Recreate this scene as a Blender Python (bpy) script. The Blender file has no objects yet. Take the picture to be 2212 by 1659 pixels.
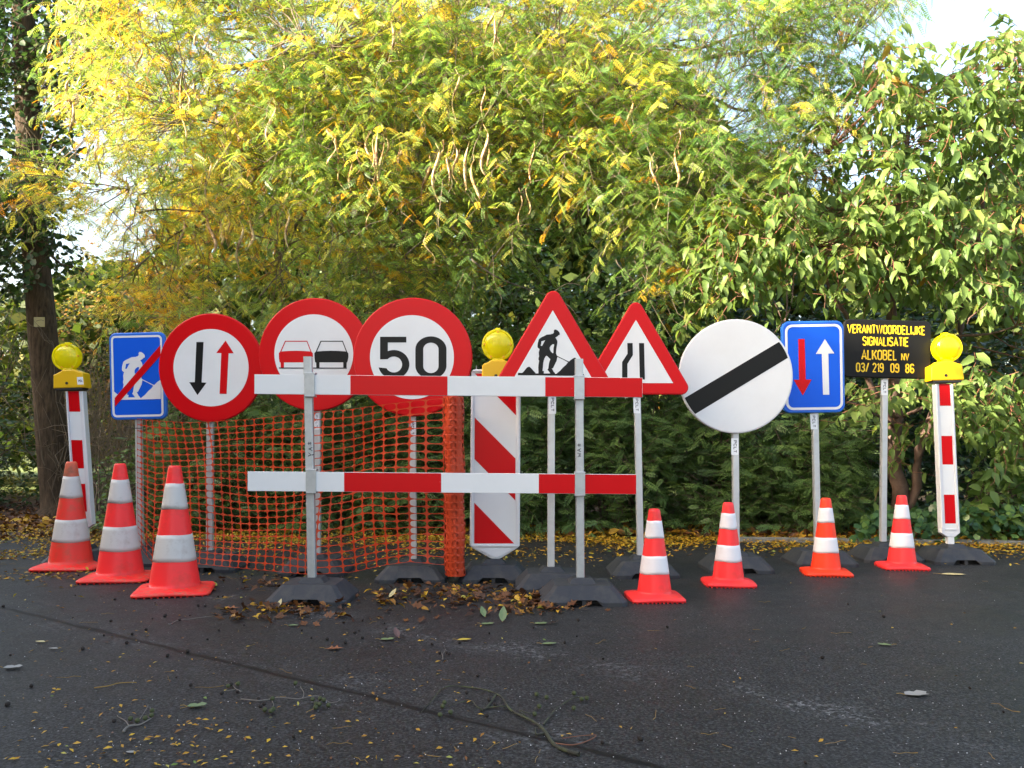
import bpy, bmesh, math, random
import numpy as np
from mathutils import Vector, Matrix, noise
from mathutils.geometry import tessellate_polygon

random.seed(7)
RNG = np.random.default_rng(11)
SC = bpy.context.scene
COL = SC.collection

# ------------------------------------------------------------------ camera, world, sun, exposure
F, H, HY, CX = 1840.0, 0.88, 950.0, 1106.0        # focal length and horizon of the photograph (2212 px wide), eye height
cam_d = bpy.data.cameras.new("camera")
cam_d.sensor_width = 36.0
cam_d.lens = 36.0 * F / 2212.0
cam_d.shift_y = (HY - 829.5) / 2212.0
cam_d.clip_start = 0.05
cam_d.clip_end = 2000
cam = bpy.data.objects.new("camera", cam_d)
COL.objects.link(cam)
cam.location = (0, 0, H)
cam.rotation_euler = (math.radians(90), 0, 0)
SC.camera = cam

SUN_DIR = Vector((-0.93, -0.35, 0.40)).normalized()     # from the place towards the sun
sun_el = math.asin(SUN_DIR.z)
world = bpy.data.worlds.new("World")
SC.world = world
world.use_nodes = True
wn = world.node_tree
bg = wn.nodes['Background']
sky = wn.nodes.new('ShaderNodeTexSky')
sky.sky_type = 'NISHITA'
sky.sun_disc = False
sky.sun_elevation = sun_el
sky.sun_rotation = math.atan2(SUN_DIR.x, SUN_DIR.y)
sky.air_density = 1.0
sky.dust_density = 5.0
sky.ozone_density = 1.0
wn.links.new(sky.outputs[0], bg.inputs[0])
bg.inputs[1].default_value = 0.15
sd = bpy.data.lights.new("sun", 'SUN')
sd.energy = 4.8
sd.angle = math.radians(0.5)
sd.color = (1.0, 0.91, 0.78)
sun = bpy.data.objects.new("sun", sd)
COL.objects.link(sun)
sun.rotation_euler = (-SUN_DIR).to_track_quat('-Z', 'Y').to_euler()
sun.location = (-20, -4, 10)

SC.view_settings.view_transform = 'Standard'
SC.view_settings.look = 'None'
SC.view_settings.gamma = 1
SC.view_settings.exposure = 2.4
SC.view_settings.use_white_balance = True      # the camera was set for open shade
SC.view_settings.white_balance_temperature = 7100
SC.render.engine = 'CYCLES'
SC.cycles.use_denoising = True
SC.cycles.max_bounces = 8
SC.cycles.transparent_max_bounces = 8
SC.cycles.sample_clamp_indirect = 6

# ------------------------------------------------------------------ helpers
def w(x, y, d):
    """photograph pixel (2212 wide) at depth d -> world point"""
    return Vector(((x - CX) * d / F, d, H - (y - HY) * d / F))

def gy(y):
    """depth of the ground seen at pixel row y"""
    return F * H / (y - HY)

def ground(x, y, z=0.0):
    d = F * (H - z) / (y - HY)
    return Vector(((x - CX) * d / F, d, z))

def Z(x0, y0, k):
    """zoomed-in tracing -> photograph pixels"""
    return lambda pts: [((x0 + x * k) / 1.8517, (y0 + y * k) / 1.8517) for x, y in pts]

def tag(o, label=None, cat=None, group=None, kind=None):
    if label: o['label'] = label
    if cat: o['category'] = cat
    if group: o['group'] = group
    if kind: o['kind'] = kind
    return o

def thing(name, label, cat, loc=(0, 0, 0), rot=(0, 0, 0), group=None):
    o = bpy.data.objects.new(name, None)
    o.empty_display_size = 0.1
    o.location = loc
    o.rotation_euler = rot
    COL.objects.link(o)
    return tag(o, label, cat, group)

def mat_of(o):
    """world matrix of an Empty that has no parent (or one parent level)"""
    m = Matrix.LocRotScale(o.location, o.rotation_euler.to_quaternion(), o.scale)
    if o.parent: m = mat_of(o.parent) @ m
    return m

def mesh_obj(name, V, Fc, mat, parent=None, smooth=False, world_space=True, mats=None, mi=None):
    """one mesh object; V are world points, turned into the parent's space"""
    if parent is not None and world_space:
        inv = mat_of(parent).inverted()
        V = [inv @ Vector(v) for v in V]
    me = bpy.data.meshes.new(name)
    me.from_pydata([tuple(v) for v in V], [], Fc)
    if mats:
        for m in mats: me.materials.append(m)
        if mi is not None: me.polygons.foreach_set('material_index', mi)
    else:
        me.materials.append(mat)
    if smooth:
        me.polygons.foreach_set('use_smooth', [True] * len(me.polygons))
    me.update()
    o = bpy.data.objects.new(name, me)
    COL.objects.link(o)
    if parent is not None: o.parent = parent
    return o

class Buf:
    """collects simple shapes into one mesh"""
    def __init__(s): s.V = []; s.F = []; s.M = []
    def add(s, V, Fc, m=0):
        b = len(s.V); s.V += [Vector(v) for v in V]
        s.F += [tuple(i + b for i in f) for f in Fc]; s.M += [m] * len(Fc)
    def box(s, x0, x1, y0, y1, z0, z1, m=0):
        V = [(x, y, z) for x in (x0, x1) for y in (y0, y1) for z in (z0, z1)]
        s.add(V, [(0, 1, 3, 2), (4, 6, 7, 5), (0, 4, 5, 1), (2, 3, 7, 6), (0, 2, 6, 4), (1, 5, 7, 3)], m)
    def tube(s, P, R, n=8, m=0, cap=True):
        P = [Vector(p) for p in P]
        if not isinstance(R, (list, tuple)): R = [R] * len(P)
        V = []; Fc = []
        up = Vector((0.13, 0.2, 0.97)).normalized()
        for i, p in enumerate(P):
            t = (P[min(i + 1, len(P) - 1)] - P[max(i - 1, 0)])
            t = t.normalized() if t.length > 1e-9 else Vector((0, 0, 1))
            a = t.cross(up)
            if a.length < 0.15: a = t.cross(Vector((1, 0, 0)))
            a.normalize(); b = t.cross(a)
            for k in range(n):
                an = 2 * math.pi * k / n
                V.append(p + (a * math.cos(an) + b * math.sin(an)) * R[i])
        for i in range(len(P) - 1):
            for k in range(n):
                k2 = (k + 1) % n
                Fc.append((i * n + k, i * n + k2, (i + 1) * n + k2, (i + 1) * n + k))
        if cap:
            Fc.append(tuple(range(n - 1, -1, -1)))
            Fc.append(tuple((len(P) - 1) * n + k for k in range(n)))
        s.add(V, Fc, m)
    def lathe(s, prof, n=32, c=(0, 0, 0), axis='Z', m=0):
        """prof: (r, h) rows; axis Z = up, axis Y = towards the back"""
        V = []; Fc = []
        c = Vector(c)
        for r, h in prof:
            for k in range(n):
                an = 2 * math.pi * k / n
                q = Vector((r * math.cos(an), r * math.sin(an), h)) if axis == 'Z' else Vector((r * math.cos(an), h, r * math.sin(an)))
                V.append(c + q)
        for i in range(len(prof) - 1):
            for k in range(n):
                k2 = (k + 1) % n
                Fc.append((i * n + k, i * n + k2, (i + 1) * n + k2, (i + 1) * n + k))
        if prof[0][0] > 1e-5: Fc.append(tuple(range(n - 1, -1, -1)))
        if prof[-1][0] > 1e-5: Fc.append(tuple((len(prof) - 1) * n + k for k in range(n)))
        s.add(V, Fc, m)
    def prism(s, outer, d, th, holes=(), m=0, inset=None, front_only=False):
        """outline in photograph pixels at depth d, extruded th metres backwards"""
        loops = [list(outer)] + [list(h) for h in holes]
        fl = [[w(x, y, d) for x, y in lp] for lp in loops]
        tri = tessellate_polygon([[Vector((p.x, p.z, 0)) for p in lp] for lp in fl])
        flat = [p for lp in fl for p in lp]
        n = len(flat)
        def fix(t, rev):
            a, b, c = (flat[i] for i in t)
            cr = (b.x - a.x) * (c.z - a.z) - (b.z - a.z) * (c.x - a.x)
            t = tuple(t) if cr > 0 else tuple(reversed(t))
            return tuple(reversed(t)) if rev else t
        tri = [t for t in tri if len(set(t)) == 3]
        s.add(flat, [fix(t, False) for t in tri], m)
        if front_only: return
        back = [Vector((p.x, p.y + th, p.z)) for p in flat]
        s.add(back, [fix(t, True) for t in tri], m)
        o = 0
        for lp in fl:
            k = len(lp)
            V = lp + [Vector((p.x, p.y + th, p.z)) for p in lp]
            s.add(V, [(i, (i + 1) % k, k + (i + 1) % k, k + i) for i in range(k)], m)
    def panel(s, outer, d, th, bev=0.006, m=0):
        """sign blank with a rounded front edge: px outline at depth d"""
        cx = sum(p[0] for p in outer) / len(outer); cy = sum(p[1] for p in outer) / len(outer)
        P = [w(x, y, d) for x, y in outer]; c = w(cx, cy, d)
        k = len(P)
        def ring(ins, dy):
            out = []
            for i, p in enumerate(P):
                a = P[i - 1]; b = P[(i + 1) % k]
                t = (b - a); nrm = Vector((t.z, 0, -t.x))
                nrm = nrm.normalized() if nrm.length > 0 else Vector((0, 0, 1))
                if nrm.dot(c - p) < 0: nrm = -nrm
                q = p + nrm * ins
                out.append(Vector((q.x, q.y + dy, q.z)))
            return out
        rings = [ring(bev, 0), ring(bev * .3, bev * .3), ring(0, bev), ring(0, th), ring(bev * 2, th)]
        V = [q for r in rings for q in r]
        Fc = [tuple(range(k))]
        for j in range(len(rings) - 1):
            for i in range(k):
                i2 = (i + 1) % k
                Fc.append((j * k + i, j * k + i2, (j + 1) * k + i2, (j + 1) * k + i))
        Fc.append(tuple(range(len(rings) * k - 1, (len(rings) - 1) * k - 1, -1)))
        s.add(V, Fc, m)
    def build(s, name, mat, parent=None, smooth=False, mats=None, normals=True):
        o = mesh_obj(name, s.V, s.F, mat, parent, smooth, True, mats, s.M if mats else None)
        if normals:
            bm = bmesh.new(); bm.from_mesh(o.data)
            bmesh.ops.recalc_face_normals(bm, faces=bm.faces)
            bm.to_mesh(o.data); bm.free()
        return o

def rrect(cx, cy, ww, hh, r, rot=0.0, n=6):
    """rounded rectangle in px, rot in degrees, clockwise on the picture"""
    out = []
    for sx, sy, a0 in ((1, -1, -90), (1, 1, 0), (-1, 1, 90), (-1, -1, 180)):
        for i in range(n + 1):
            a = math.radians(a0 + 90 * i / n)
            out.append((sx * (ww / 2 - r) + r * math.cos(a), sy * (hh / 2 - r) + r * math.sin(a)))
    c, q = math.cos(math.radians(rot)), math.sin(math.radians(rot))
    return [(cx + x * c - y * q, cy + x * q + y * c) for x, y in out]

def circ(cx, cy, r, n=64, ry=None, a0=0, a1=360, close=True):
    ry = ry or r
    m = n if close else n + 1
    return [(cx + r * math.cos(math.radians(a0 + (a1 - a0) * i / n)), cy - ry * math.sin(math.radians(a0 + (a1 - a0) * i / n))) for i in range(m)]

def rpoly(cs, r, n=8):
    """hull of equal circles: rounded convex polygon, px, centres in clockwise order on the picture"""
    out = []
    k = len(cs)
    for i in range(k):
        p, c, q = cs[i - 1], cs[i], cs[(i + 1) % k]
        d1 = math.atan2(c[1] - p[1], c[0] - p[0]) - math.pi / 2
        d2 = math.atan2(q[1] - c[1], q[0] - c[0]) - math.pi / 2
        while d2 < d1: d2 += 2 * math.pi
        for j in range(n + 1):
            a = d1 + (d2 - d1) * j / n
            out.append((c[0] + r * math.cos(a), c[1] + r * math.sin(a)))
    return out

# ------------------------------------------------------------------ materials
MATS = {}
def principled(name, color, rough=0.5, metal=0.0, spec=0.5, bump=None, vary=None, coat=0.0, trans=None):
    """bump=(scale,strength,distance); vary=(scale, other colour, amount); trans = translucent share"""
    m = bpy.data.materials.new(name); m.use_nodes = True
    nt = m.node_tree; b = nt.nodes['Principled BSDF']
    b.inputs['Base Color'].default_value = (*color, 1)
    b.inputs['Roughness'].default_value = rough
    b.inputs['Metallic'].default_value = metal
    b.inputs['Specular IOR Level'].default_value = spec
    b.inputs['Coat Weight'].default_value = coat
    tc = nt.nodes.new('ShaderNodeTexCoord')
    colsock = None
    if vary:
        sc_, other, amt = vary[:3]
        nz = nt.nodes.new('ShaderNodeTexNoise'); nz.inputs['Scale'].default_value = sc_; nz.inputs['Detail'].default_value = 6
        nz.inputs['Roughness'].default_value = 0.65
        nt.links.new(tc.outputs['Object'], nz.inputs['Vector'])
        mr = nt.nodes.new('ShaderNodeMapRange'); mr.inputs[1].default_value = vary[3] if len(vary) > 3 else 0.45
        mr.inputs[2].default_value = vary[4] if len(vary) > 4 else 0.75
        mr.inputs[3].default_value = 0; mr.inputs[4].default_value = amt
        nt.links.new(nz.outputs['Fac'], mr.inputs[0])
        mx = nt.nodes.new('ShaderNodeMix'); mx.data_type = 'RGBA'
        mx.inputs[6].default_value = (*color, 1); mx.inputs[7].default_value = (*other, 1)
        nt.links.new(mr.outputs[0], mx.inputs[0])
        nt.links.new(mx.outputs[2], b.inputs['Base Color'])
        colsock = mx.outputs[2]
    if bump:
        nz2 = nt.nodes.new('ShaderNodeTexNoise'); nz2.inputs['Scale'].default_value = bump[0]; nz2.inputs['Detail'].default_value = 5
        nt.links.new(tc.outputs['Object'], nz2.inputs['Vector'])
        bp = nt.nodes.new('ShaderNodeBump'); bp.inputs['Strength'].default_value = bump[1]; bp.inputs['Distance'].default_value = bump[2]
        nt.links.new(nz2.outputs['Fac'], bp.inputs['Height']); nt.links.new(bp.outputs[0], b.inputs['Normal'])
    if trans:
        tr = nt.nodes.new('ShaderNodeBsdfTranslucent'); tr.inputs[0].default_value = (*color, 1)
        if colsock: nt.links.new(colsock, tr.inputs[0])
        ms = nt.nodes.new('ShaderNodeMixShader'); ms.inputs[0].default_value = trans
        nt.links.new(b.outputs[0], ms.inputs[1]); nt.links.new(tr.outputs[0], ms.inputs[2])
        nt.links.new(ms.outputs[0], nt.nodes['Material Output'].inputs[0])
    MATS[name] = m
    return m

def foliage(name, stops, trans=0.4, rough=0.45, spec=0.35, tboost=1.6):
    """colour from the leaf's own 'tint'; stops = [(pos, rgb)]"""
    m = bpy.data.materials.new(name); m.use_nodes = True
    nt = m.node_tree; b = nt.nodes['Principled BSDF']
    at = nt.nodes.new('ShaderNodeAttribute'); at.attribute_name = 'tint'
    cr = nt.nodes.new('ShaderNodeValToRGB')
    el = cr.color_ramp.elements
    el[0].position = stops[0][0]; el[0].color = (*stops[0][1], 1)
    el[1].position = stops[-1][0]; el[1].color = (*stops[-1][1], 1)
    for p, c in stops[1:-1]:
        e = el.new(p); e.color = (*c, 1)
    nt.links.new(at.outputs['Fac'], cr.inputs[0])
    nt.links.new(cr.outputs[0], b.inputs['Base Color'])
    b.inputs['Roughness'].default_value = rough; b.inputs['Specular IOR Level'].default_value = spec
    tr = nt.nodes.new('ShaderNodeBsdfTranslucent')
    mu = nt.nodes.new('ShaderNodeMix'); mu.data_type = 'RGBA'; mu.blend_type = 'MULTIPLY'; mu.inputs[0].default_value = 1
    mu.inputs[7].default_value = (tboost, tboost, tboost * 0.55, 1)
    nt.links.new(cr.outputs[0], mu.inputs[6]); nt.links.new(mu.outputs[2], tr.inputs[0])
    ms = nt.nodes.new('ShaderNodeMixShader'); ms.inputs[0].default_value = trans
    nt.links.new(b.outputs[0], ms.inputs[1]); nt.links.new(tr.outputs[0], ms.inputs[2])
    nt.links.new(ms.outputs[0], nt.nodes['Material Output'].inputs[0])
    return m

M_white = principled('reflective white sheeting', (0.74, 0.755, 0.76), 0.35, vary=(2.5, (0.66, 0.665, 0.66), .6), spec=0.2, bump=(900, .03, .001))
M_red = principled('traffic red sheeting', (0.60, 0.004, 0.008), 0.28, spec=0.2, bump=(14, .04, .01))
M_redrim = principled('traffic red painted aluminium', (0.60, 0.005, 0.010), 0.35, spec=0.25)
M_blue = principled('traffic blue sheeting', (0.003, 0.105, 0.68), 0.3, spec=0.2)
M_bluerim = principled('traffic blue painted aluminium', (0.015, 0.16, 0.66), 0.32)
M_black = principled('black sheeting', (0.010, 0.010, 0.010), 0.35, spec=0.2)
M_blackrim = principled('black painted board', (0.008, 0.008, 0.008), 0.4, spec=0.2)
M_yellowtxt = principled('yellow lettering', (0.85, 0.55, 0.02), 0.45)
M_alu = principled('brushed aluminium', (0.62, 0.63, 0.64), 0.42, metal=0.55, bump=(60, .12, .002), vary=(9, (0.45, 0.46, 0.47), .6))
M_alu2 = principled('galvanised steel', (0.50, 0.52, 0.53), 0.4, metal=0.6, bump=(90, .15, .002), vary=(25, (0.36, 0.38, 0.40), .7))
M_rubber = principled('recycled black rubber', (0.028, 0.031, 0.038), 0.62, spec=0.35, bump=(140, .45, .003), vary=(16, (0.060, 0.058, 0.054), .8))
M_rubshade = principled('shade darkened rubber recess', (0.015, 0.015, 0.016), 0.8)
M_pvc = principled('white moulded plastic', (0.70, 0.71, 0.73), 0.35)
M_sticker = principled('white sticker', (0.80, 0.82, 0.84), 0.5)
M_ink = principled('dark ink', (0.015, 0.015, 0.03), 0.5)
M_cone = principled('fluorescent orange red rubber', (1.0, 0.040, 0.042), 0.38, spec=0.3, vary=(5, (0.62, 0.05, 0.035), .75, .52, .70))
M_coneo = principled('fluorescent orange rubber', (1.0, 0.05, 0.016), 0.4, spec=0.3, vary=(5, (0.9, 0.06, 0.03), .7))
M_conedust = principled('dusty orange red rubber', (0.95, 0.025, 0.02), 0.55, vary=(28, (0.42, 0.17, 0.10), .75, .48, .72), bump=(120, .2, .002))
M_conedirty = principled('soiled orange rubber', (0.75, 0.12, 0.06), 0.6, vary=(9, (0.22, 0.09, 0.045), .95, .4, .62))
M_conefade = principled('faded orange rubber', (0.95, 0.045, 0.03), 0.48, vary=(12, (0.62, 0.10, 0.05), .8, .5, .7), trans=0.1)
M_band = principled('white reflective band', (0.76, 0.72, 0.73), 0.4, vary=(9, (0.70, 0.58, 0.58), .6, .5, .75))
M_banddirty = principled('grubby reflective band', (0.60, 0.565, 0.53), 0.55, vary=(14, (0.40, 0.32, 0.28), .75, .5, .72))
M_lens = principled('yellow lamp lens', (0.95, 0.88, 0.02), 0.16, spec=0.6, coat=0.5, trans=0.5, bump=(38, .1, .004), vary=(7, (0.95, 0.72, 0.01), .45))
nt = M_lens.node_tree
wv = nt.nodes.new('ShaderNodeTexWave'); wv.wave_type = 'BANDS'; wv.bands_direction = 'X'; wv.inputs['Scale'].default_value = 32; wv.inputs['Distortion'].default_value = .3
tcw = nt.nodes.new('ShaderNodeTexCoord'); nt.links.new(tcw.outputs['Object'], wv.inputs['Vector'])
bw_ = nt.nodes.new('ShaderNodeBump'); bw_.inputs['Strength'].default_value = .35; bw_.inputs['Distance'].default_value = .004
nt.links.new(wv.outputs['Fac'], bw_.inputs['Height']); nt.links.new(bw_.outputs[0], nt.nodes['Principled BSDF'].inputs['Normal'])
M_lamp = principled('yellow lamp housing', (0.85, 0.50, 0.010), 0.42, bump=(200, .05, .001), trans=0.1)
M_lampblk = principled('lamp base', (0.02, 0.02, 0.02), 0.6)
M_net = principled('orange plastic mesh', (0.56, 0.060, 0.020), 0.4, spec=0.3, trans=0.15)
M_netroll = principled('orange rolled mesh', (0.55, 0.06, 0.014), 0.5, trans=0.1, bump=(120, .5, .004), vary=(30, (0.40, 0.03, 0.008), .8))
M_tie = principled('black cable tie', (0.01, 0.01, 0.01), 0.5)
M_paper = principled('weathered notice', (0.50, 0.46, 0.25), 0.6, vary=(6, (0.36, 0.40, 0.38), .8))
M_kerb = principled('concrete kerb', (0.20, 0.20, 0.19), 0.85, bump=(50, .5, .01), vary=(10, (0.10, 0.10, 0.09), .8))

def bark(name, c1, c2, sc=9):
    m = bpy.data.materials.new(name); m.use_nodes = True
    nt = m.node_tree; b = nt.nodes['Principled BSDF']; b.inputs['Roughness'].default_value = 0.9
    b.inputs['Specular IOR Level'].default_value = 0.2
    tc = nt.nodes.new('ShaderNodeTexCoord'); mp = nt.nodes.new('ShaderNodeMapping'); mp.inputs['Scale'].default_value = (1, 1, 0.18)
    nt.links.new(tc.outputs['Object'], mp.inputs[0])
    nz = nt.nodes.new('ShaderNodeTexNoise'); nz.inputs['Scale'].default_value = sc * 4; nz.inputs['Detail'].default_value = 8
    nz.inputs['Roughness'].default_value = .7
    nt.links.new(mp.outputs[0], nz.inputs['Vector'])
    cr = nt.nodes.new('ShaderNodeValToRGB'); cr.color_ramp.elements[0].position = .35; cr.color_ramp.elements[1].position = .68
    cr.color_ramp.elements[0].color = (*c1, 1); cr.color_ramp.elements[1].color = (*c2, 1)
    nt.links.new(nz.outputs['Fac'], cr.inputs[0]); nt.links.new(cr.outputs[0], b.inputs['Base Color'])
    bp = nt.nodes.new('ShaderNodeBump'); bp.inputs['Strength'].default_value = 0.9; bp.inputs['Distance'].default_value = 0.03
    nt.links.new(nz.outputs['Fac'], bp.inputs['Height']); nt.links.new(bp.outputs[0], b.inputs['Normal'])
    return m
M_bark = bark('alder bark', (0.045, 0.032, 0.022), (0.15, 0.105, 0.07))
M_bark2 = bark('locust bark', (0.07, 0.055, 0.04), (0.24, 0.20, 0.15), 14)
M_twig = principled('pale twig', (0.22, 0.17, 0.12), 0.8, vary=(4, (0.12, 0.085, 0.06), .8))
M_twigdark = principled('brown twig', (0.10, 0.07, 0.05), 0.85, vary=(4, (0.18, 0.13, 0.09), .8))
M_twigred = principled('reddish twig', (0.24, 0.085, 0.05), 0.7, vary=(4, (0.16, 0.12, 0.08), .8))
M_pod = principled('cream seed pod', (0.70, 0.54, 0.25), 0.45, vary=(45, (0.22, 0.09, 0.035), .9, .5, .6), trans=0.2)
M_podb = principled('brown seed pod', (0.60, 0.38, 0.18), 0.45, vary=(45, (0.12, 0.045, 0.02), .9, .5, .6), trans=0.15)

G = (0.055, 0.115, 0.018); YG = (0.24, 0.27, 0.035); YE = (0.74, 0.60, 0.10); OR = (0.62, 0.30, 0.02)
M_locust = foliage('honey locust leaflets', [(0, (0.08, 0.18, 0.05)), (.36, (0.19, 0.32, 0.08)), (.56, (.38, .45, .10)), (.70, YE), (.88, OR), (1, (0.5, .2, .02))], .45, .4, .4)
M_cherry = foliage('cherry leaves', [(0, (0.08, 0.15, 0.04)), (.6, (0.16, 0.24, 0.065)), (.93, (0.24, 0.31, 0.08)), (1, (0.4, .22, .04))], .42, .45, .3)
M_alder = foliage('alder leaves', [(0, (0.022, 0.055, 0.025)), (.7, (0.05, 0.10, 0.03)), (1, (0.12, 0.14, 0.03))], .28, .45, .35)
M_hedge = foliage('evergreen leaflets', [(0, (0.075, 0.14, 0.05)), (.7, (0.14, 0.23, 0.06)), (.93, (0.13, 0.13, 0.025)), (1, (0.30, .19, .02))], .25, .5, .35)
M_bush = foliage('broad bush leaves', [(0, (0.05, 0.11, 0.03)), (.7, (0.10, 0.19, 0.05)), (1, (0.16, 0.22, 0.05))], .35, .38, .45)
M_back = foliage('distant leaves', [(0, (0.02, 0.045, 0.015)), (.55, (0.06, 0.09, 0.02)), (.85, (0.20, 0.19, 0.04)), (1, (0.26, .12, .04))], .35, .6, .2)
M_brown = foliage('dry brown leaves', [(0, (0.07, 0.035, 0.02)), (.6, (0.17, 0.09, 0.035)), (1, (0.30, 0.22, 0.06))], .3, .6, .2)
M_litter = foliage('fallen leaf litter', [(0, (0.05, 0.022, 0.012)), (.25, (0.16, 0.06, 0.02)), (.45, (0.40, 0.20, 0.02)), (.75, (0.58, 0.36, 0.03)), (.9, (0.45, 0.40, 0.08)), (1, (0.13, 0.20, 0.04))], .12, .5, .3, 1.0)
M_ivy = foliage('ivy leaves', [(0, (0.03, 0.09, 0.04)), (.7, (0.07, 0.16, 0.06)), (1, (0.16, 0.27, 0.07))], .25, .35, .5)

# ------------------------------------------------------------------ the ground
def line_dist(nt, pos, P, D):
    """signed distance (metres) to a straight line in plan, wobbled; P point, D direction"""
    n = Vector((-D.y, D.x)).normalized()
    vm = nt.nodes.new('ShaderNodeVectorMath'); vm.operation = 'SUBTRACT'
    nt.links.new(pos, vm.inputs[0]); vm.inputs[1].default_value = (P.x, P.y, 0)
    dt = nt.nodes.new('ShaderNodeVectorMath'); dt.operation = 'DOT_PRODUCT'
    nt.links.new(vm.outputs[0], dt.inputs[0]); dt.inputs[1].default_value = (n.x, n.y, 0)
    return dt.outputs['Value']

def math_n(nt, op, a, b=None, c=None, clamp=False):
    n = nt.nodes.new('ShaderNodeMath'); n.operation = op; n.use_clamp = clamp
    for i, v in enumerate((a, b, c)):
        if v is None: continue
        if isinstance(v, (int, float)): n.inputs[i].default_value = v
        else: nt.links.new(v, n.inputs[i])
    return n.outputs[0]

def noise_n(nt, vec, scale, detail=4, rough=.6, dist=0):
    n = nt.nodes.new('ShaderNodeTexNoise'); n.inputs['Scale'].default_value = scale
    n.inputs['Detail'].default_value = detail; n.inputs['Roughness'].default_value = rough; n.inputs['Distortion'].default_value = dist
    nt.links.new(vec, n.inputs['Vector']); return n.outputs['Fac']

def range_n(nt, v, a, b, c=0, d=1, smooth=True):
    n = nt.nodes.new('ShaderNodeMapRange'); n.interpolation_type = 'SMOOTHSTEP' if smooth else 'LINEAR'
    for i, q in enumerate((a, b, c, d)): n.inputs[i + 1].default_value = q
    nt.links.new(v, n.inputs[0]); return n.outputs[0]

def mix_n(nt, fac, a, b):
    n = nt.nodes.new('ShaderNodeMix'); n.data_type = 'RGBA'
    if isinstance(fac, (int, float)): n.inputs[0].default_value = fac
    else: nt.links.new(fac, n.inputs[0])
    for i, v in ((6, a), (7, b)):
        if isinstance(v, tuple): n.inputs[i].default_value = (*v, 1)
        else: nt.links.new(v, n.inputs[i])
    return n.outputs[2]

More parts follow.
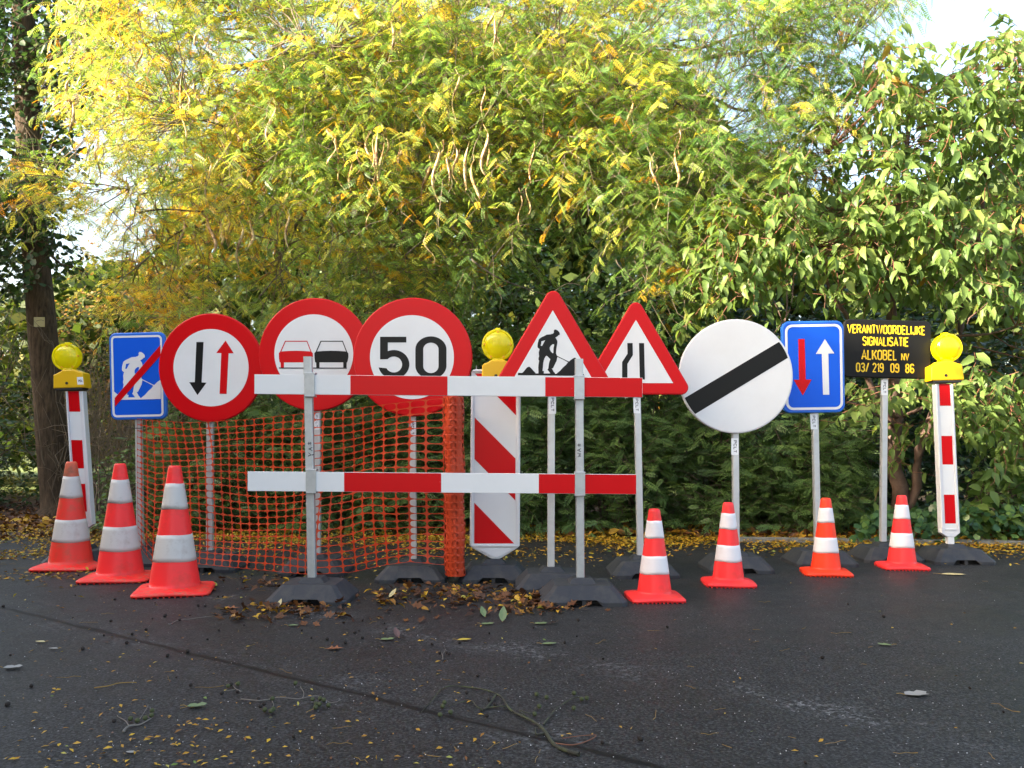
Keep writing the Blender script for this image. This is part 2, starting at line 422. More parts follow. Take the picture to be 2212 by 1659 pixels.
def make_asphalt():
    m = bpy.data.materials.new('worn asphalt'); m.use_nodes = True
    nt = m.node_tree; b = nt.nodes['Principled BSDF']
    geo = nt.nodes.new('ShaderNodeNewGeometry'); pos = geo.outputs['Position']
    big = noise_n(nt, pos, 1.3, 6, .6)
    mid = noise_n(nt, pos, 9, 6, .7)
    fine = noise_n(nt, pos, 110, 4, .8)
    base = mix_n(nt, range_n(nt, big, .3, .7), (0.034, 0.0342, 0.0345), (0.049, 0.0493, 0.0497))
    base = mix_n(nt, range_n(nt, mid, .4, .75, 0, .5), base, (0.056, 0.0565, 0.057))
    base = mix_n(nt, range_n(nt, fine, .38, .62, 0, 1), (0.007, 0.007, 0.0075), base)
    # stone grain: every stone a little lighter or darker
    vg = nt.nodes.new('ShaderNodeTexVoronoi'); vg.inputs['Scale'].default_value = 120
    nt.links.new(pos, vg.inputs['Vector'])
    vs = nt.nodes.new('ShaderNodeSeparateColor'); nt.links.new(vg.outputs['Color'], vs.inputs[0])
    gm = nt.nodes.new('ShaderNodeMix'); gm.data_type = 'RGBA'; gm.blend_type = 'MULTIPLY'; gm.inputs[0].default_value = 1
    nt.links.new(base, gm.inputs[6]); gv = range_n(nt, vs.outputs[2], 0, 1, .35, 1.55, False)
    gc = nt.nodes.new('ShaderNodeCombineColor')
    for q_ in range(3): nt.links.new(gv, gc.inputs[q_])
    nt.links.new(gc.outputs[0], gm.inputs[7]); base = gm.outputs[2]
    vo = nt.nodes.new('ShaderNodeTexVoronoi'); vo.inputs['Scale'].default_value = 70
    nt.links.new(pos, vo.inputs['Vector'])
    sp = range_n(nt, vo.outputs['Distance'], .10, .22, 1, 0)
    vc = nt.nodes.new('ShaderNodeSeparateColor'); nt.links.new(vo.outputs['Color'], vc.inputs[0])
    pick = range_n(nt, vc.outputs[0], .90, .93)
    base = mix_n(nt, math_n(nt, 'MULTIPLY', sp, pick), base, (0.34, 0.34, 0.34))
    pick2 = range_n(nt, vc.outputs[1], .72, .76)
    base = mix_n(nt, math_n(nt, 'MULTIPLY', sp, pick2), base, (0.012, 0.012, 0.013))
    # first joint: open crack with a pale worn margin in places
    A, B = ground(36.7, 1320), ground(1277, 1622)
    d1 = line_dist(nt, pos, A, (B - A))
    wob = math_n(nt, 'MULTIPLY', math_n(nt, 'SUBTRACT', noise_n(nt, pos, 5, 6, .7), .5), .05)
    d1w = math_n(nt, 'ABSOLUTE', math_n(nt, 'ADD', d1, wob))
    worn1 = math_n(nt, 'MULTIPLY', range_n(nt, d1w, .0, .28, 1, 0), range_n(nt, noise_n(nt, pos, 3.1, 7, .75), .46, .66))
    streak = range_n(nt, noise_n(nt, pos, 38, 5, .75), .48, .66)
    base = mix_n(nt, math_n(nt, 'MULTIPLY', math_n(nt, 'MULTIPLY', worn1, streak), .8), base, (0.17, 0.175, 0.18))
    cw = range_n(nt, noise_n(nt, pos, 2.2, 3), .3, .7, .006, .017)
    crack = math_n(nt, 'LESS_THAN', d1w, cw)
    soft = range_n(nt, d1w, .008, .035, 1, 0)
    # second joint: closed, whitened line
    C, D = ground(1280, 1436), ground(2212, 1609)
    d2 = line_dist(nt, pos, C, (D - C))
    d2w = math_n(nt, 'ADD', d2, wob)
    side = range_n(nt, d2w, -.03, .16, 1, 0)
    pal = math_n(nt, 'MULTIPLY', range_n(nt, math_n(nt, 'ABSOLUTE', d2w), .0, .17, 1, 0), range_n(nt, noise_n(nt, pos, 2.6, 7, .75), .44, .62))
    base = mix_n(nt, math_n(nt, 'MULTIPLY', math_n(nt, 'MULTIPLY', pal, streak), .75), base, (0.25, 0.255, 0.26))
    # faint pale scuffs elsewhere
    sc_ = math_n(nt, 'MULTIPLY', range_n(nt, noise_n(nt, pos, 1.7, 7, .8), .58, .72), streak)
    base = mix_n(nt, math_n(nt, 'MULTIPLY', sc_, .4), base, (0.20, 0.20, 0.21))
    base = mix_n(nt, math_n(nt, 'MULTIPLY', soft, .7), base, (0.012, 0.012, 0.012))
    base = mix_n(nt, crack, base, (0.004, 0.004, 0.004))
    nt.links.new(base, b.inputs['Base Color'])
    rg = range_n(nt, big, .3, .7, .50, .66)
    nt.links.new(rg, b.inputs['Roughness'])
    b.inputs['Specular IOR Level'].default_value = 0.2
    hsum = math_n(nt, 'ADD', math_n(nt, 'MULTIPLY', fine, .6), math_n(nt, 'MULTIPLY', soft, -.3))
    bp = nt.nodes.new('ShaderNodeBump'); bp.inputs['Strength'].default_value = .55; bp.inputs['Distance'].default_value = .003
    nt.links.new(hsum, bp.inputs['Height']); nt.links.new(bp.outputs[0], b.inputs['Normal'])
    return m
M_asphalt = make_asphalt()

def make_soil():
    m = bpy.data.materials.new('soil and grass'); m.use_nodes = True
    nt = m.node_tree; b = nt.nodes['Principled BSDF']; b.inputs['Roughness'].default_value = .95
    geo = nt.nodes.new('ShaderNodeNewGeometry'); pos = geo.outputs['Position']
    c = mix_n(nt, range_n(nt, noise_n(nt, pos, 14, 8, .75), .38, .62), (0.022, 0.014, 0.009), (0.10, 0.055, 0.025))
    sx = nt.nodes.new('ShaderNodeSeparateXYZ'); nt.links.new(pos, sx.inputs[0])
    g = mix_n(nt, range_n(nt, noise_n(nt, pos, 6, 8, .75), .35, .65), (0.07, 0.12, 0.02), (0.16, 0.20, 0.04))
    c = mix_n(nt, range_n(nt, sx.outputs['Y'], 13, 15), c, g)
    nt.links.new(c, b.inputs['Base Color'])
    bp = nt.nodes.new('ShaderNodeBump'); bp.inputs['Strength'].default_value = .8; bp.inputs['Distance'].default_value = .03
    nt.links.new(noise_n(nt, pos, 30, 6, .7), bp.inputs['Height']); nt.links.new(bp.outputs[0], b.inputs['Normal'])
    return m
M_soil = make_soil()

def road_edge(x):
    """plan Y of the asphalt's far edge"""
    return 7.62 - 0.125 * x + 0.03 * math.sin(x * 2.1)

g = Buf(); g.add([(-400, -200, -0.012), (400, -200, -0.012), (400, 900, -0.012), (-400, 900, -0.012)], [(0, 1, 2, 3)])
o = g.build('ground', M_soil, normals=False); tag(o, kind='structure')
V = []; Fc = []
xs = [-60, -30, -15] + [-8 + i * .25 for i in range(65)] + [12, 30, 60]
for x in xs:
    V += [(x, -60, 0), (x, road_edge(max(-8, min(8, x))), 0)]
for i in range(len(xs) - 1): Fc.append((2 * i, 2 * i + 2, 2 * i + 3, 2 * i + 1))
o = mesh_obj('asphalt_road', V, Fc, M_asphalt); tag(o, kind='structure')
# low concrete edging along the far side of the asphalt
kb = Buf(); xk = 1.9; i = 0
while xk < 9:
    x1 = xk + 0.99
    ya, yb = road_edge(xk) - .02, road_edge(x1) - .02
    h = .035
    P = [(xk, ya), (x1, yb), (x1, yb + .10), (xk, ya + .10)]
    kb.add([(x, y, -.05) for x, y in P] + [(x, y, h) for x, y in P],
           [(4, 5, 6, 7), (0, 1, 5, 4), (1, 2, 6, 5), (2, 3, 7, 6), (3, 0, 4, 7)])
    xk += 1.0
o = kb.build('kerb', M_kerb); tag(o, kind='structure')

# ------------------------------------------------------------------ lettering
def _arc(cx, cy, rx, ry, a0, a1, n=8):
    return [(cx + rx * math.cos(math.radians(a0 + (a1 - a0) * i / n)), cy + ry * math.sin(math.radians(a0 + (a1 - a0) * i / n))) for i in range(n + 1)]
_O = [(0, .75)] + _arc(.5, .75, .5, .25, 180, 0) + [(1, .25)] + _arc(.5, .25, .5, .25, 0, -180) + [(0, .75)]
GLYPH = {   # condensed one-line capitals in a unit box: (width, strokes)
 'V': (1.05, [[(0, 1), (.5, 0), (1, 1)]]), 'E': (.8, [[(1, 1), (0, 1), (0, 0), (1, 0)], [(0, .52), (.85, .52)]]),
 'R': (.95, [[(0, 0), (0, 1), (.5, 1)] + _arc(.5, .76, .5, .24, 90, -90) + [(0, .52)], [(.55, .52), (1, 0)]]),
 'A': (1.05, [[(0, 0), (.5, 1), (1, 0)], [(.18, .3), (.82, .3)]]), 'N': (.95, [[(0, 0), (0, 1)], [(0, 1), (1, 0)], [(1, 0), (1, 1)]]),
 'T': (.85, [[(0, 1), (1, 1)], [(.5, 1), (.5, 0)]]), 'W': (1.5, [[(0, 1), (.25, 0), (.5, 1), (.75, 0), (1, 1)]]),
 'O': (.9, [_O]), '0': (.8, [_O]), 'D': (.9, [[(0, 0), (0, 1), (.4, 1)] + _arc(.4, .72, .6, .28, 90, 0) + _arc(.4, .28, .6, .28, 0, -90) + [(0, 0)]]),
 'L': (.75, [[(0, 1), (0, 0), (1, 0)]]), 'I': (.12, [[(.5, 1), (.5, 0)]]), 'J': (.75, [[(1, 1), (1, .28)] + _arc(.5, .28, .5, .28, 0, -180)]),
 'K': (.95, [[(0, 1), (0, 0)], [(1, 1), (.08, .42)], [(.35, .6), (1, 0)]]),
 'S': (.9, [_arc(.5, .75, .5, .25, 20, 180) + _arc(.5, .75, .5, .22, 180, 260, 4) + _arc(.5, .25, .5, .26, 80, 0, 4) + _arc(.5, .25, .5, .25, 0, -160)]),
 'G': (.9, [_arc(.5, .75, .5, .25, 15, 180) + _arc(.5, .25, .5, .25, 180, 360) + [(1, .5), (.55, .5)]]),
 'B': (.9, [[(0, 0), (0, 1), (.5, 1)] + _arc(.5, .77, .45, .23, 90, -90) + [(0, .54)], [(0, 0), (.5, 0)] + _arc(.5, .26, .5, .27, -90, 90) + [(.1, .53)]]),
 'C': (.9, [_arc(.5, .75, .5, .25, 15, 180) + _arc(.5, .25, .5, .25, 180, 345)]), 'P': (.9, [[(0, 0), (0, 1), (.5, 1)] + _arc(.5, .75, .5, .25, 90, -90) + [(0, .5)]]),
 '3': (.8, [_arc(.5, .76, .48, .24, 160, -80) + [(.35, .52)], _arc(.5, .27, .5, .27, 85, -165)]), '/': (.6, [[(0, 0), (1, 1.03)]]),
 '2': (.8, [_arc(.5, .74, .5, .26, 165, -20) + [(0, 0), (1, 0)]]), '1': (.35, [[(0, .8), (1, 1), (1, 0)]]),
 '9': (.8, [_arc(.5, .74, .5, .26, 0, 360, 14), [(1, .74), (1, .25)] + _arc(.5, .25, .5, .25, 0, -165)]),
 '8': (.8, [_arc(.5, .76, .44, .24, -90, 270, 14), _arc(.5, .26, .5, .26, 90, 450, 14)]),
 '6': (.8, [_arc(.5, .26, .5, .26, 180, -180, 14), [(0, .26), (0, .75)] + _arc(.5, .75, .5, .25, 180, 15)]),
}
def ribbon(P, t):
    """closed outline around a polyline, mitred"""
    k = len(P); L = []; R = []
    for i in range(k):
        a = P[max(i - 1, 0)]; b = P[min(i + 1, k - 1)]; p = P[i]
        d1 = Vector((p[0] - a[0], p[1] - a[1])); d2 = Vector((b[0] - p[0], b[1] - p[1]))
        if d1.length < 1e-6: d1 = d2
        if d2.length < 1e-6: d2 = d1
        d1.normalize(); d2.normalize()
        n1 = Vector((-d1.y, d1.x)); n2 = Vector((-d2.y, d2.x)); m = (n1 + n2)
        m = m.normalized() if m.length > .05 else n1
        f = min(1 / max(m.dot(n1), .35), 1.25)
        L.append((p[0] + m.x * t * f, p[1] + m.y * t * f)); R.append((p[0] - m.x * t * f, p[1] - m.y * t * f))
    return L, R

def put_text(buf, s, TL, TR, BL, d, bold=.13):
    """bold: stroke thickness as a share of the height"""
    Hh = math.hypot(TL[0] - BL[0], TL[1] - BL[1]); Wd = math.hypot(TR[0] - TL[0], TR[1] - TL[1])
    asp = Wd / Hh; gap = .24
    tot = sum(GLYPH[c][0] for c in s) + gap * 1.6 * (len(s) - 1)
    x = 0.0; e = 0
    usable = asp - bold; uw = usable / tot
    for c in s:
        gw, st = GLYPH[c]
        for ln in st:
            P = [(bold / 2 + (x + q[0] * gw) * uw, bold / 2 + q[1] * (1 - bold)) for q in ln]
            if c in 'OD0I' : pass
            L, R = ribbon(P, bold / 2)
            dd = d - .00006 * (e % 3); e += 1
            def mp(q):
                u, v = q[0] / asp, q[1]
                return w(BL[0] + u * (TR[0] - TL[0]) + v * (TL[0] - BL[0]), BL[1] + u * (TR[1] - TL[1]) + v * (TL[1] - BL[1]), dd)
            V = [mp(q) for q in L] + [mp(q) for q in R]; k = len(L)
            buf.add(V, [(k + i, k + i + 1, i + 1, i) for i in range(k - 1)])
        x += gw + gap * 1.6

def strokes(buf, lines, wd, d):
    """hand-drawn strokes, px"""
    e = 0
    for ln in lines:
        for (x0, y0), (x1, y1) in zip(ln[:-1], ln[1:]):
            L = math.hypot(x1 - x0, y1 - y0) or 1
            nx, ny = -(y1 - y0) / L * wd / 2, (x1 - x0) / L * wd / 2
            e += 1
            dd = d - e * .00012
            buf.add([w(x0 + nx, y0 + ny, dd), w(x1 + nx, y1 + ny, dd), w(x1 - nx, y1 - ny, dd), w(x0 - nx, y0 - ny, dd)], [(0, 1, 2, 3)])

# ------------------------------------------------------------------ shared parts
def rubber_foot(parent, X, Y, rot=0.0, wd=.435, dp=.40):
    hx, hy, c = wd / 2, dp / 2, .03
    def ring(hx, hy, c, z, zn=None, yn=0):
        zn = z if zn is None else zn
        return [(-hx + c, -hy, z), (-.098, -hy, z), (-.066, -hy + yn, zn), (.066, -hy + yn, zn), (.098, -hy, z), (hx - c, -hy, z),
                (hx, -hy + c, z), (hx, hy - c, z), (hx - c, hy, z), (-hx + c, hy, z), (-hx, hy - c, z), (-hx, -hy + c, z)]
    R = [ring(hx, hy, c, 0.0, .033, .014), ring(hx, hy, c, .022, .034, .015), ring(hx * .67, hy * .64, .02, .100)]
    V = [p for r in R for p in r]; Fc = []
    n = 12
    for j in range(2):
        for i in range(n):
            Fc.append((j * n + i, j * n + (i + 1) % n, (j + 1) * n + (i + 1) % n, (j + 1) * n + i))
    Fc.append(tuple(2 * n + i for i in range(n)))
    b = Buf()
    M = Matrix.Translation((X, Y, 0)) @ Matrix.Rotation(rot, 4, 'Z')
    b.add([M @ Vector(p) for p in V], Fc)
    cV = [(sx * a, sy * bb, z) for a, bb, z in ((.078, .074, .094), (.052, .050, .127)) for sx, sy in ((-1, -1), (1, -1), (1, 1), (-1, 1))]
    b.add([M @ Vector(p) for p in cV], [(0, 1, 5, 4), (1, 2, 6, 5), (2, 3, 7, 6), (3, 0, 4, 7), (4, 5, 6, 7)])
    o = b.build('rubber_foot', M_rubber, parent)
    bv = o.modifiers.new('bevel', 'BEVEL'); bv.width = .004; bv.segments = 1; bv.limit_method = 'ANGLE'; bv.angle_limit = math.radians(20)
    r = Buf()
    rV = [(-.16, -.125, 0), (.16, -.125, 0), (.16, .15, 0), (-.16, .15, 0), (-.12, -.11, .07), (.12, -.11, .07), (.12, .10, .07), (-.12, .10, .07)]
    r.add([M @ Vector(p) for p in rV], [(0, 1, 5, 4), (1, 2, 6, 5), (2, 3, 7, 6), (3, 0, 4, 7), (4, 5, 6, 7)])
    rr = [(-.011, -.19, 0), (.011, -.19, 0), (.011, -.12, 0), (-.011, -.12, 0), (-.011, -.18, .04), (.011, -.18, .04), (.011, -.12, .05), (-.011, -.12, .05)]
    r.add([M @ Vector(p) for p in rr], [(0, 1, 5, 4), (1, 2, 6, 5), (2, 3, 7, 6), (3, 0, 4, 7), (4, 5, 6, 7)])
    r.build('underside', M_rubshade, o)  # inner walls and rib in darker rubber, painting the shade of the hollow
    return o

def post(parent, xb, yb, xt, yt, d, wid=.042, mat=None):
    """square upright from (xb,yb) up to (xt,yt), px at its own centre depth d"""
    b = Buf(); a, t = w(xb, yb, d), w(xt, yt, d)
    h = wid / 2; e = .004
    V = []
    for p in (a, t):
        for x, y in ((-h + e, -h), (h - e, -h), (h, -h + e), (h, h - e), (h - e, h), (-h + e, h), (-h, h - e), (-h, -h + e)):
            V.append((p.x + x, p.y + y, p.z))
    Fc = [tuple(range(7, -1, -1)), tuple(range(8, 16))] + [(i, (i + 1) % 8, 8 + (i + 1) % 8, 8 + i) for i in range(8)]
    b.add(V, Fc)
    return b.build('post', mat or M_alu, parent)

def sticker(post_o, x0, x1, y0, y1, d, text='PCLT', lean=0.0):
    """white label with letters that read downwards"""
    s = Buf(); s.prism([(x0 - lean, y0), (x1 - lean, y0), (x1 + lean, y1), (x0 + lean, y1)], d - .0008, .0005)
    so = s.build('sticker', M_sticker, post_o)
    t = Buf(); ww = x1 - x0; hh = y1 - y0
    a, b_ = x0 + ww * .32, x1 - ww * .26
    put_text(t, text, (b_ - lean * .6, y0 + hh * .13), (b_ + lean * .6, y1 - hh * .13), (a - lean * .6, y0 + hh * .13), d - .0016, .17)
    t.build('letters', M_ink, so)

def decal(parent, outline, d, mat, name, holes=(), k=1):
    b = Buf(); b.prism(outline, d - .0009 * k, .0005, holes, front_only=True)
    return b.build(name, mat, parent, normals=False)

def sign(name, label, cx, ground_y_front, foot_dx=0, group='temporary road signs standing in a row', rot=0.0):
    """Empty at the foot; returns (thing, centre depth)"""
    d = gy(ground_y_front) + .20
    X = (cx + foot_dx - CX) * d / F
    t = thing(name, label, 'road sign', (X, d, 0), group=group)
    rubber_foot(t, X, d, rot)
    return t, d

# figure of the digging workman, traced once (px of the zoomed tracing)
WK_OUT = [(1160, 125), (1200, 125), (1255, 155), (1295, 200), (1308, 235), (1302, 277), (1272, 280), (1250, 308), (1185, 350), (1210, 385), (1235, 430), (1243, 470),
          (1235, 530), (1222, 600), (1210, 690), (1205, 780), (1225, 840), (1245, 858), (1400, 935), (1520, 993), (1560, 1010)]
WK_HEAP = [(1610, 965), (1680, 920), (1715, 903), (1745, 908), (1770, 940), (1840, 1080), (1920, 1320), (1945, 1352), (1975, 1355), (1975, 1408), (150, 1387)]
WK_LEFT = [(150, 1320), (265, 1325), (300, 1295), (400, 1175), (440, 1155), (475, 1155), (520, 1200), (620, 1310), (645, 1340)]
WK_LEG = [(715, 1340), (718, 1290), (712, 1180), (718, 1100), (735, 990), (718, 955), (722, 900), (735, 870), (725, 760), (748, 665), (700, 630), (690, 600), (695, 520),
          (725, 400), (740, 380), (790, 345), (950, 265), (1060, 257), (1080, 247), (1115, 243), (1145, 205), (1140, 160)]
WK_H = [[(905, 418), (880, 430), (800, 450), (792, 520), (778, 570), (815, 582), (860, 500)],
        [(1150, 530), (1110, 530), (1060, 570), (1030, 620), (1030, 670), (1060, 730), (1110, 780), (1130, 775), (1132, 640), (1148, 570)],
        [(935, 850), (960, 860), (1045, 945), (1010, 1050), (990, 1200), (965, 1240), (1000, 1275), (1045, 1340), (862, 1340), (870, 1275), (830, 1270), (845, 1130), (850, 1050), (880, 930), (915, 870)],
        [(1242, 882), (1230, 940), (1222, 985), (1120, 1195), (1085, 1205), (1115, 1245), (1135, 1290), (1175, 1330), (1180, 1352), (1210, 1352), (1260, 1310), (1320, 1260), (1400, 1170), (1480, 1100), (1535, 1028), (1500, 1010), (1400, 957)]]

# ------------------------------------------------------------------ sign: end of road works (blue, far left)
t, d = sign('road_sign', 'blue rectangular sign with white digging workman crossed by a red diagonal band', 303, 1225, group='temporary road signs standing in a row')
p = post(t, 303.5, 1178, 298, 730, d)
dp_ = d - .021 - .027
b = Buf(); b.panel(rrect(297.5, 812, 121, 188, 14, -1.3), dp_, .027, .007); pn = b.build('sign_panel', M_bluerim, t)
decal(pn, rrect(296.8, 812.6, 113, 179, 10, -1.3), dp_, M_blue, 'blue_face')
b = Buf(); b.prism(rrect(296.5, 812.5, 110.5, 176, 9, -1.3), dp_ - .0018, .0004, [rrect(296.5, 812.5, 101.5, 167, 5, -1.3)], front_only=True)
b.build('white_border', M_white, pn, normals=False)
z2 = Z(420, 1310, .2411)
f1 = lambda pts: z2([(280 + (x - 690) * .618, 405 + (y - 125) * .621) for x, y in pts])
outl = f1(WK_OUT) + z2([(860, 910), (905, 878), (925, 862), (926, 1185), (152, 1204), (150, 1062), (210, 1110), (310, 1170)]) + f1(WK_LEG)
decal(pn, outl, dp_, M_white, 'workman_symbol', [f1(h) for h in WK_H], 3)
decal(pn, z2([(160, 1170), (918, 290), (920, 465), (165, 1315)]), dp_, M_red, 'red_band', k=4)

# ------------------------------------------------------------------ sign: priority to oncoming traffic (round)
t, d = sign('road_sign', 'round red rimmed sign with a black arrow down and a red arrow up', 457, 1238)
p = post(t, 453.5, 1188, 455, 720, d)
dp_ = d - .021 - .027
z1 = Z(100, 1200, .46293)
b = Buf(); b.panel(circ(455.5, 794, 113.5, 80, 117.5), dp_, .027, .008); pn = b.build('sign_panel', M_redrim, t)
decal(pn, circ(454.5, 794, 110.5, 80, 114.5), dp_, M_red, 'red_ring', k=1)
decal(pn, circ(455.8, 794.3, 81.3, 72, 83.6), dp_, M_white, 'white_field', k=2)
decal(pn, z1([(1481, 363), (1543, 363), (1526, 712), (1569, 714), (1490, 822), (1419, 710), (1467, 710)]), dp_, M_black, 'black_arrow', k=3)
decal(pn, z1([(1733, 350), (1804, 461), (1759, 461), (1742, 812), (1681, 810), (1696, 459), (1652, 458)]), dp_, M_red, 'red_arrow', k=3)

# ------------------------------------------------------------------ sign: no overtaking (round)
t, d = sign('road_sign', 'round red rimmed sign with a red car beside a black car', 684, 1246)
p = post(t, 686, 1196, 686, 690, d)
dp_ = d - .021 - .027
z3 = Z(1000, 1100, .46293)
sticker(p, *[v for v in (z3([(556, 0)])[0][0], z3([(594, 0)])[0][0], z3([(0, 1192)])[0][1], z3([(0, 1336)])[0][1])], d - .021)
b = Buf(); b.panel([q for q in z3(circ(559, 686, 484, 80, 489))], dp_, .027, .008); pn = b.build('sign_panel', M_redrim, t)
decal(pn, z3(circ(556, 686, 470, 80, 476)), dp_, M_red, 'red_ring')
decal(pn, z3(circ(551, 681, 341, 72)), dp_, M_white, 'white_field', k=2)
zc = Z(1090, 1340, .14466)
def car_shape(dx):
    body = [(175, 500), (215, 455), (345, 160), (960, 160), (1075, 455), (1115, 510), (1117, 600), (1100, 700), (1082, 755), (1070, 758), (1065, 900), (975, 900), (972, 757),
            (318, 757), (316, 900), (228, 900), (224, 762), (195, 755), (178, 640)]
    win = [(245, 455), (365, 185), (945, 185), (1050, 455), (850, 441), (640, 434), (430, 441)]
    return zc([(x + dx, y) for x, y in body]), [zc([(x + dx, y) for x, y in win])]
a_, h_ = car_shape(0); decal(pn, a_, dp_, M_red, 'red_car', h_, 3)
a_, h_ = car_shape(983); decal(pn, a_, dp_, M_black, 'black_car', h_, 3)
decal(pn, zc([(180, 898), (2055, 902), (2055, 929), (180, 925)]), dp_, M_black, 'ground_line', k=4)

# ------------------------------------------------------------------ sign: 50
t, d = sign('road_sign', 'round red rimmed speed limit sign with the number 50', 892, 1261)
p = post(t, 893, 1210, 890, 690, d)
sticker(p, z3([(1372, 0)])[0][0], z3([(1434, 0)])[0][0], z3([(0, 1255)])[0][1], z3([(0, 1397)])[0][1], d - .021)
dp_ = d - .021 - .027
b = Buf(); b.panel(z3(circ(1407, 708, 514, 90)), dp_, .027, .008); pn = b.build('sign_panel', M_redrim, t)
decal(pn, z3(circ(1402, 708, 500, 90)), dp_, M_red, 'red_ring')
decal(pn, z3(circ(1399, 710, 363, 80)), dp_, M_white, 'white_field', k=2)
z50 = Z(1480, 1320, .1537)
five = [(262, 175), (945, 175), (945, 325), (465, 325)] + circ(620, 895, 405, 34, 375, 112.5, -168, False) + circ(620, 897, 215, 34, 207, -152, 138, False) + [(262, 765)]
decal(pn, z50(five), dp_, M_black, 'digit_five', k=3)
zer_o = circ(1585, 505, 405, 24, 340, 180, 0, False) + circ(1585, 930, 405, 24, 340, 0, -180, False)
zer_i = circ(1585, 505, 200, 20, 175, 180, 0, False) + circ(1585, 935, 200, 20, 185, 0, -180, False)
decal(pn, z50(zer_o), dp_, M_black, 'digit_zero', [z50(zer_i)], 3)

# ------------------------------------------------------------------ sign: road works triangle
t, d = sign('road_sign', 'red bordered triangle with a black workman digging beside two heaps', 1192, 1282)
p = post(t, 1190, 1230, 1191, 720, d)
z5 = Z(1800, 1100, .46293)
sticker(p, z5([(852, 0)])[0][0], z5([(916, 0)])[0][0], z5([(0, 1040)])[0][1], z5([(0, 1200)])[0][1], d - .021)
dp_ = d - .021 - .027
b = Buf(); b.panel(z5(rpoly([(892, 203), (1329, 948), (455, 948)], 68)), dp_, .027, .008); pn = b.build('sign_panel', M_redrim, t)
decal(pn, z5(rpoly([(890, 203), (1326, 945), (457, 945)], 55)), dp_, M_red, 'red_triangle')
decal(pn, z5([(888, 305), (1238, 912), (538, 912)]), dp_, M_white, 'white_field', k=2)
zw = Z(2050, 1300, .14466)
decal(pn, zw(WK_OUT + WK_HEAP + WK_LEFT + WK_LEG), dp_, M_black, 'workman_symbol', [zw(h) for h in WK_H], 3)

# ------------------------------------------------------------------ sign: road narrows triangle
t, d = sign('road_sign', 'red bordered triangle with two black bars showing the road narrowing', 1386, 1251)
p = post(t, 1383, 1201, 1374, 740, d)
sticker(p, z5([(1585, 0)])[0][0], z5([(1642, 0)])[0][0], z5([(0, 1050)])[0][1], z5([(0, 1195)])[0][1], d - .021, lean=.6)
dp_ = d - .021 - .027
b = Buf(); b.panel(z5(rpoly([(1607, 297), (2000, 972), (1212, 972)], 62)), dp_, .027, .008); pn = b.build('sign_panel', M_redrim, t)
decal(pn, z5(rpoly([(1606, 298), (1998, 968), (1213, 968)], 50)), dp_, M_red, 'red_triangle')
decal(pn, z5([(1606, 388), (1928, 934), (1284, 934)]), dp_, M_white, 'white_field', k=2)
decal(pn, z5([(1532, 588), (1578, 588), (1580, 692), (1533, 768), (1533, 905), (1487, 905), (1487, 752), (1534, 680)]), dp_, M_black, 'bent_bar', k=3)
decal(pn, z5([(1633, 588), (1677, 588), (1684, 903), (1640, 903)]), dp_, M_black, 'straight_bar', k=3)

# ------------------------------------------------------------------ sign: end of restrictions (white, black diagonal)
t, d = sign('road_sign', 'round white sign crossed by one broad black diagonal band', 1588, 1240)
p = post(t, 1590, 1190, 1586, 740, d)
z7 = Z(2700, 1150, .46293)
sticker(p, z7([(486, 0)])[0][0], z7([(549, 0)])[0][0], z7([(0, 1302)])[0][1], z7([(0, 1446)])[0][1], d - .021)
dp_ = d - .021 - .027
b = Buf(); b.panel(z7(circ(527, 767, 494, 90)), dp_, .027, .008); pn = b.build('sign_panel', M_pvc, t)
decal(pn, z7(circ(525, 767, 481, 90)), dp_, M_white, 'white_field')
ccx, ccy, rr_ = 525, 767, 478
arcA = circ(ccx, ccy, rr_, 8, None, 38.5, 19.5, False)
arcB = circ(ccx, ccy, rr_, 8, None, 223, 203, False)
decal(pn, z7(arcA + arcB), dp_, M_black, 'black_band', k=2)

# ------------------------------------------------------------------ sign: priority over oncoming traffic (blue)
t, d = sign('road_sign', 'blue rectangular sign with a red arrow down and a white arrow up', 1768, 1226)
p = post(t, 1766, 1178, 1756, 720, d)
sticker(p, z7([(1170, 0)])[0][0], z7([(1228, 0)])[0][0], z7([(0, 1090)])[0][1], z7([(0, 1225)])[0][1], d - .021, lean=.9)
dp_ = d - .021 - .027
b = Buf(); b.panel(z7(rrect(1196, 685, 540, 794, 68, -.9)), dp_, .027, .008); pn = b.build('sign_panel', M_bluerim, t)
decal(pn, z7(rrect(1197, 686, 505, 756, 50, -.9)), dp_, M_blue, 'blue_face')
b = Buf(); b.prism(z7(rrect(1201, 687, 493, 740, 62, -.9)), dp_ - .0018, .0004, [z7(rrect(1201, 687, 450, 697, 45, -.9))], front_only=True)
b.build('white_border', M_white, pn, normals=False)
decal(pn, z7([(1064, 445), (1120, 445), (1130, 795), (1181, 795), (1104, 932), (1025, 797), (1072, 797)]), dp_, M_red, 'red_arrow', k=3)
decal(pn, z7([(1295, 445), (1376, 570), (1325, 571), (1333, 926), (1279, 926), (1268, 573), (1217, 574)]), dp_, M_white, 'white_arrow', k=3)

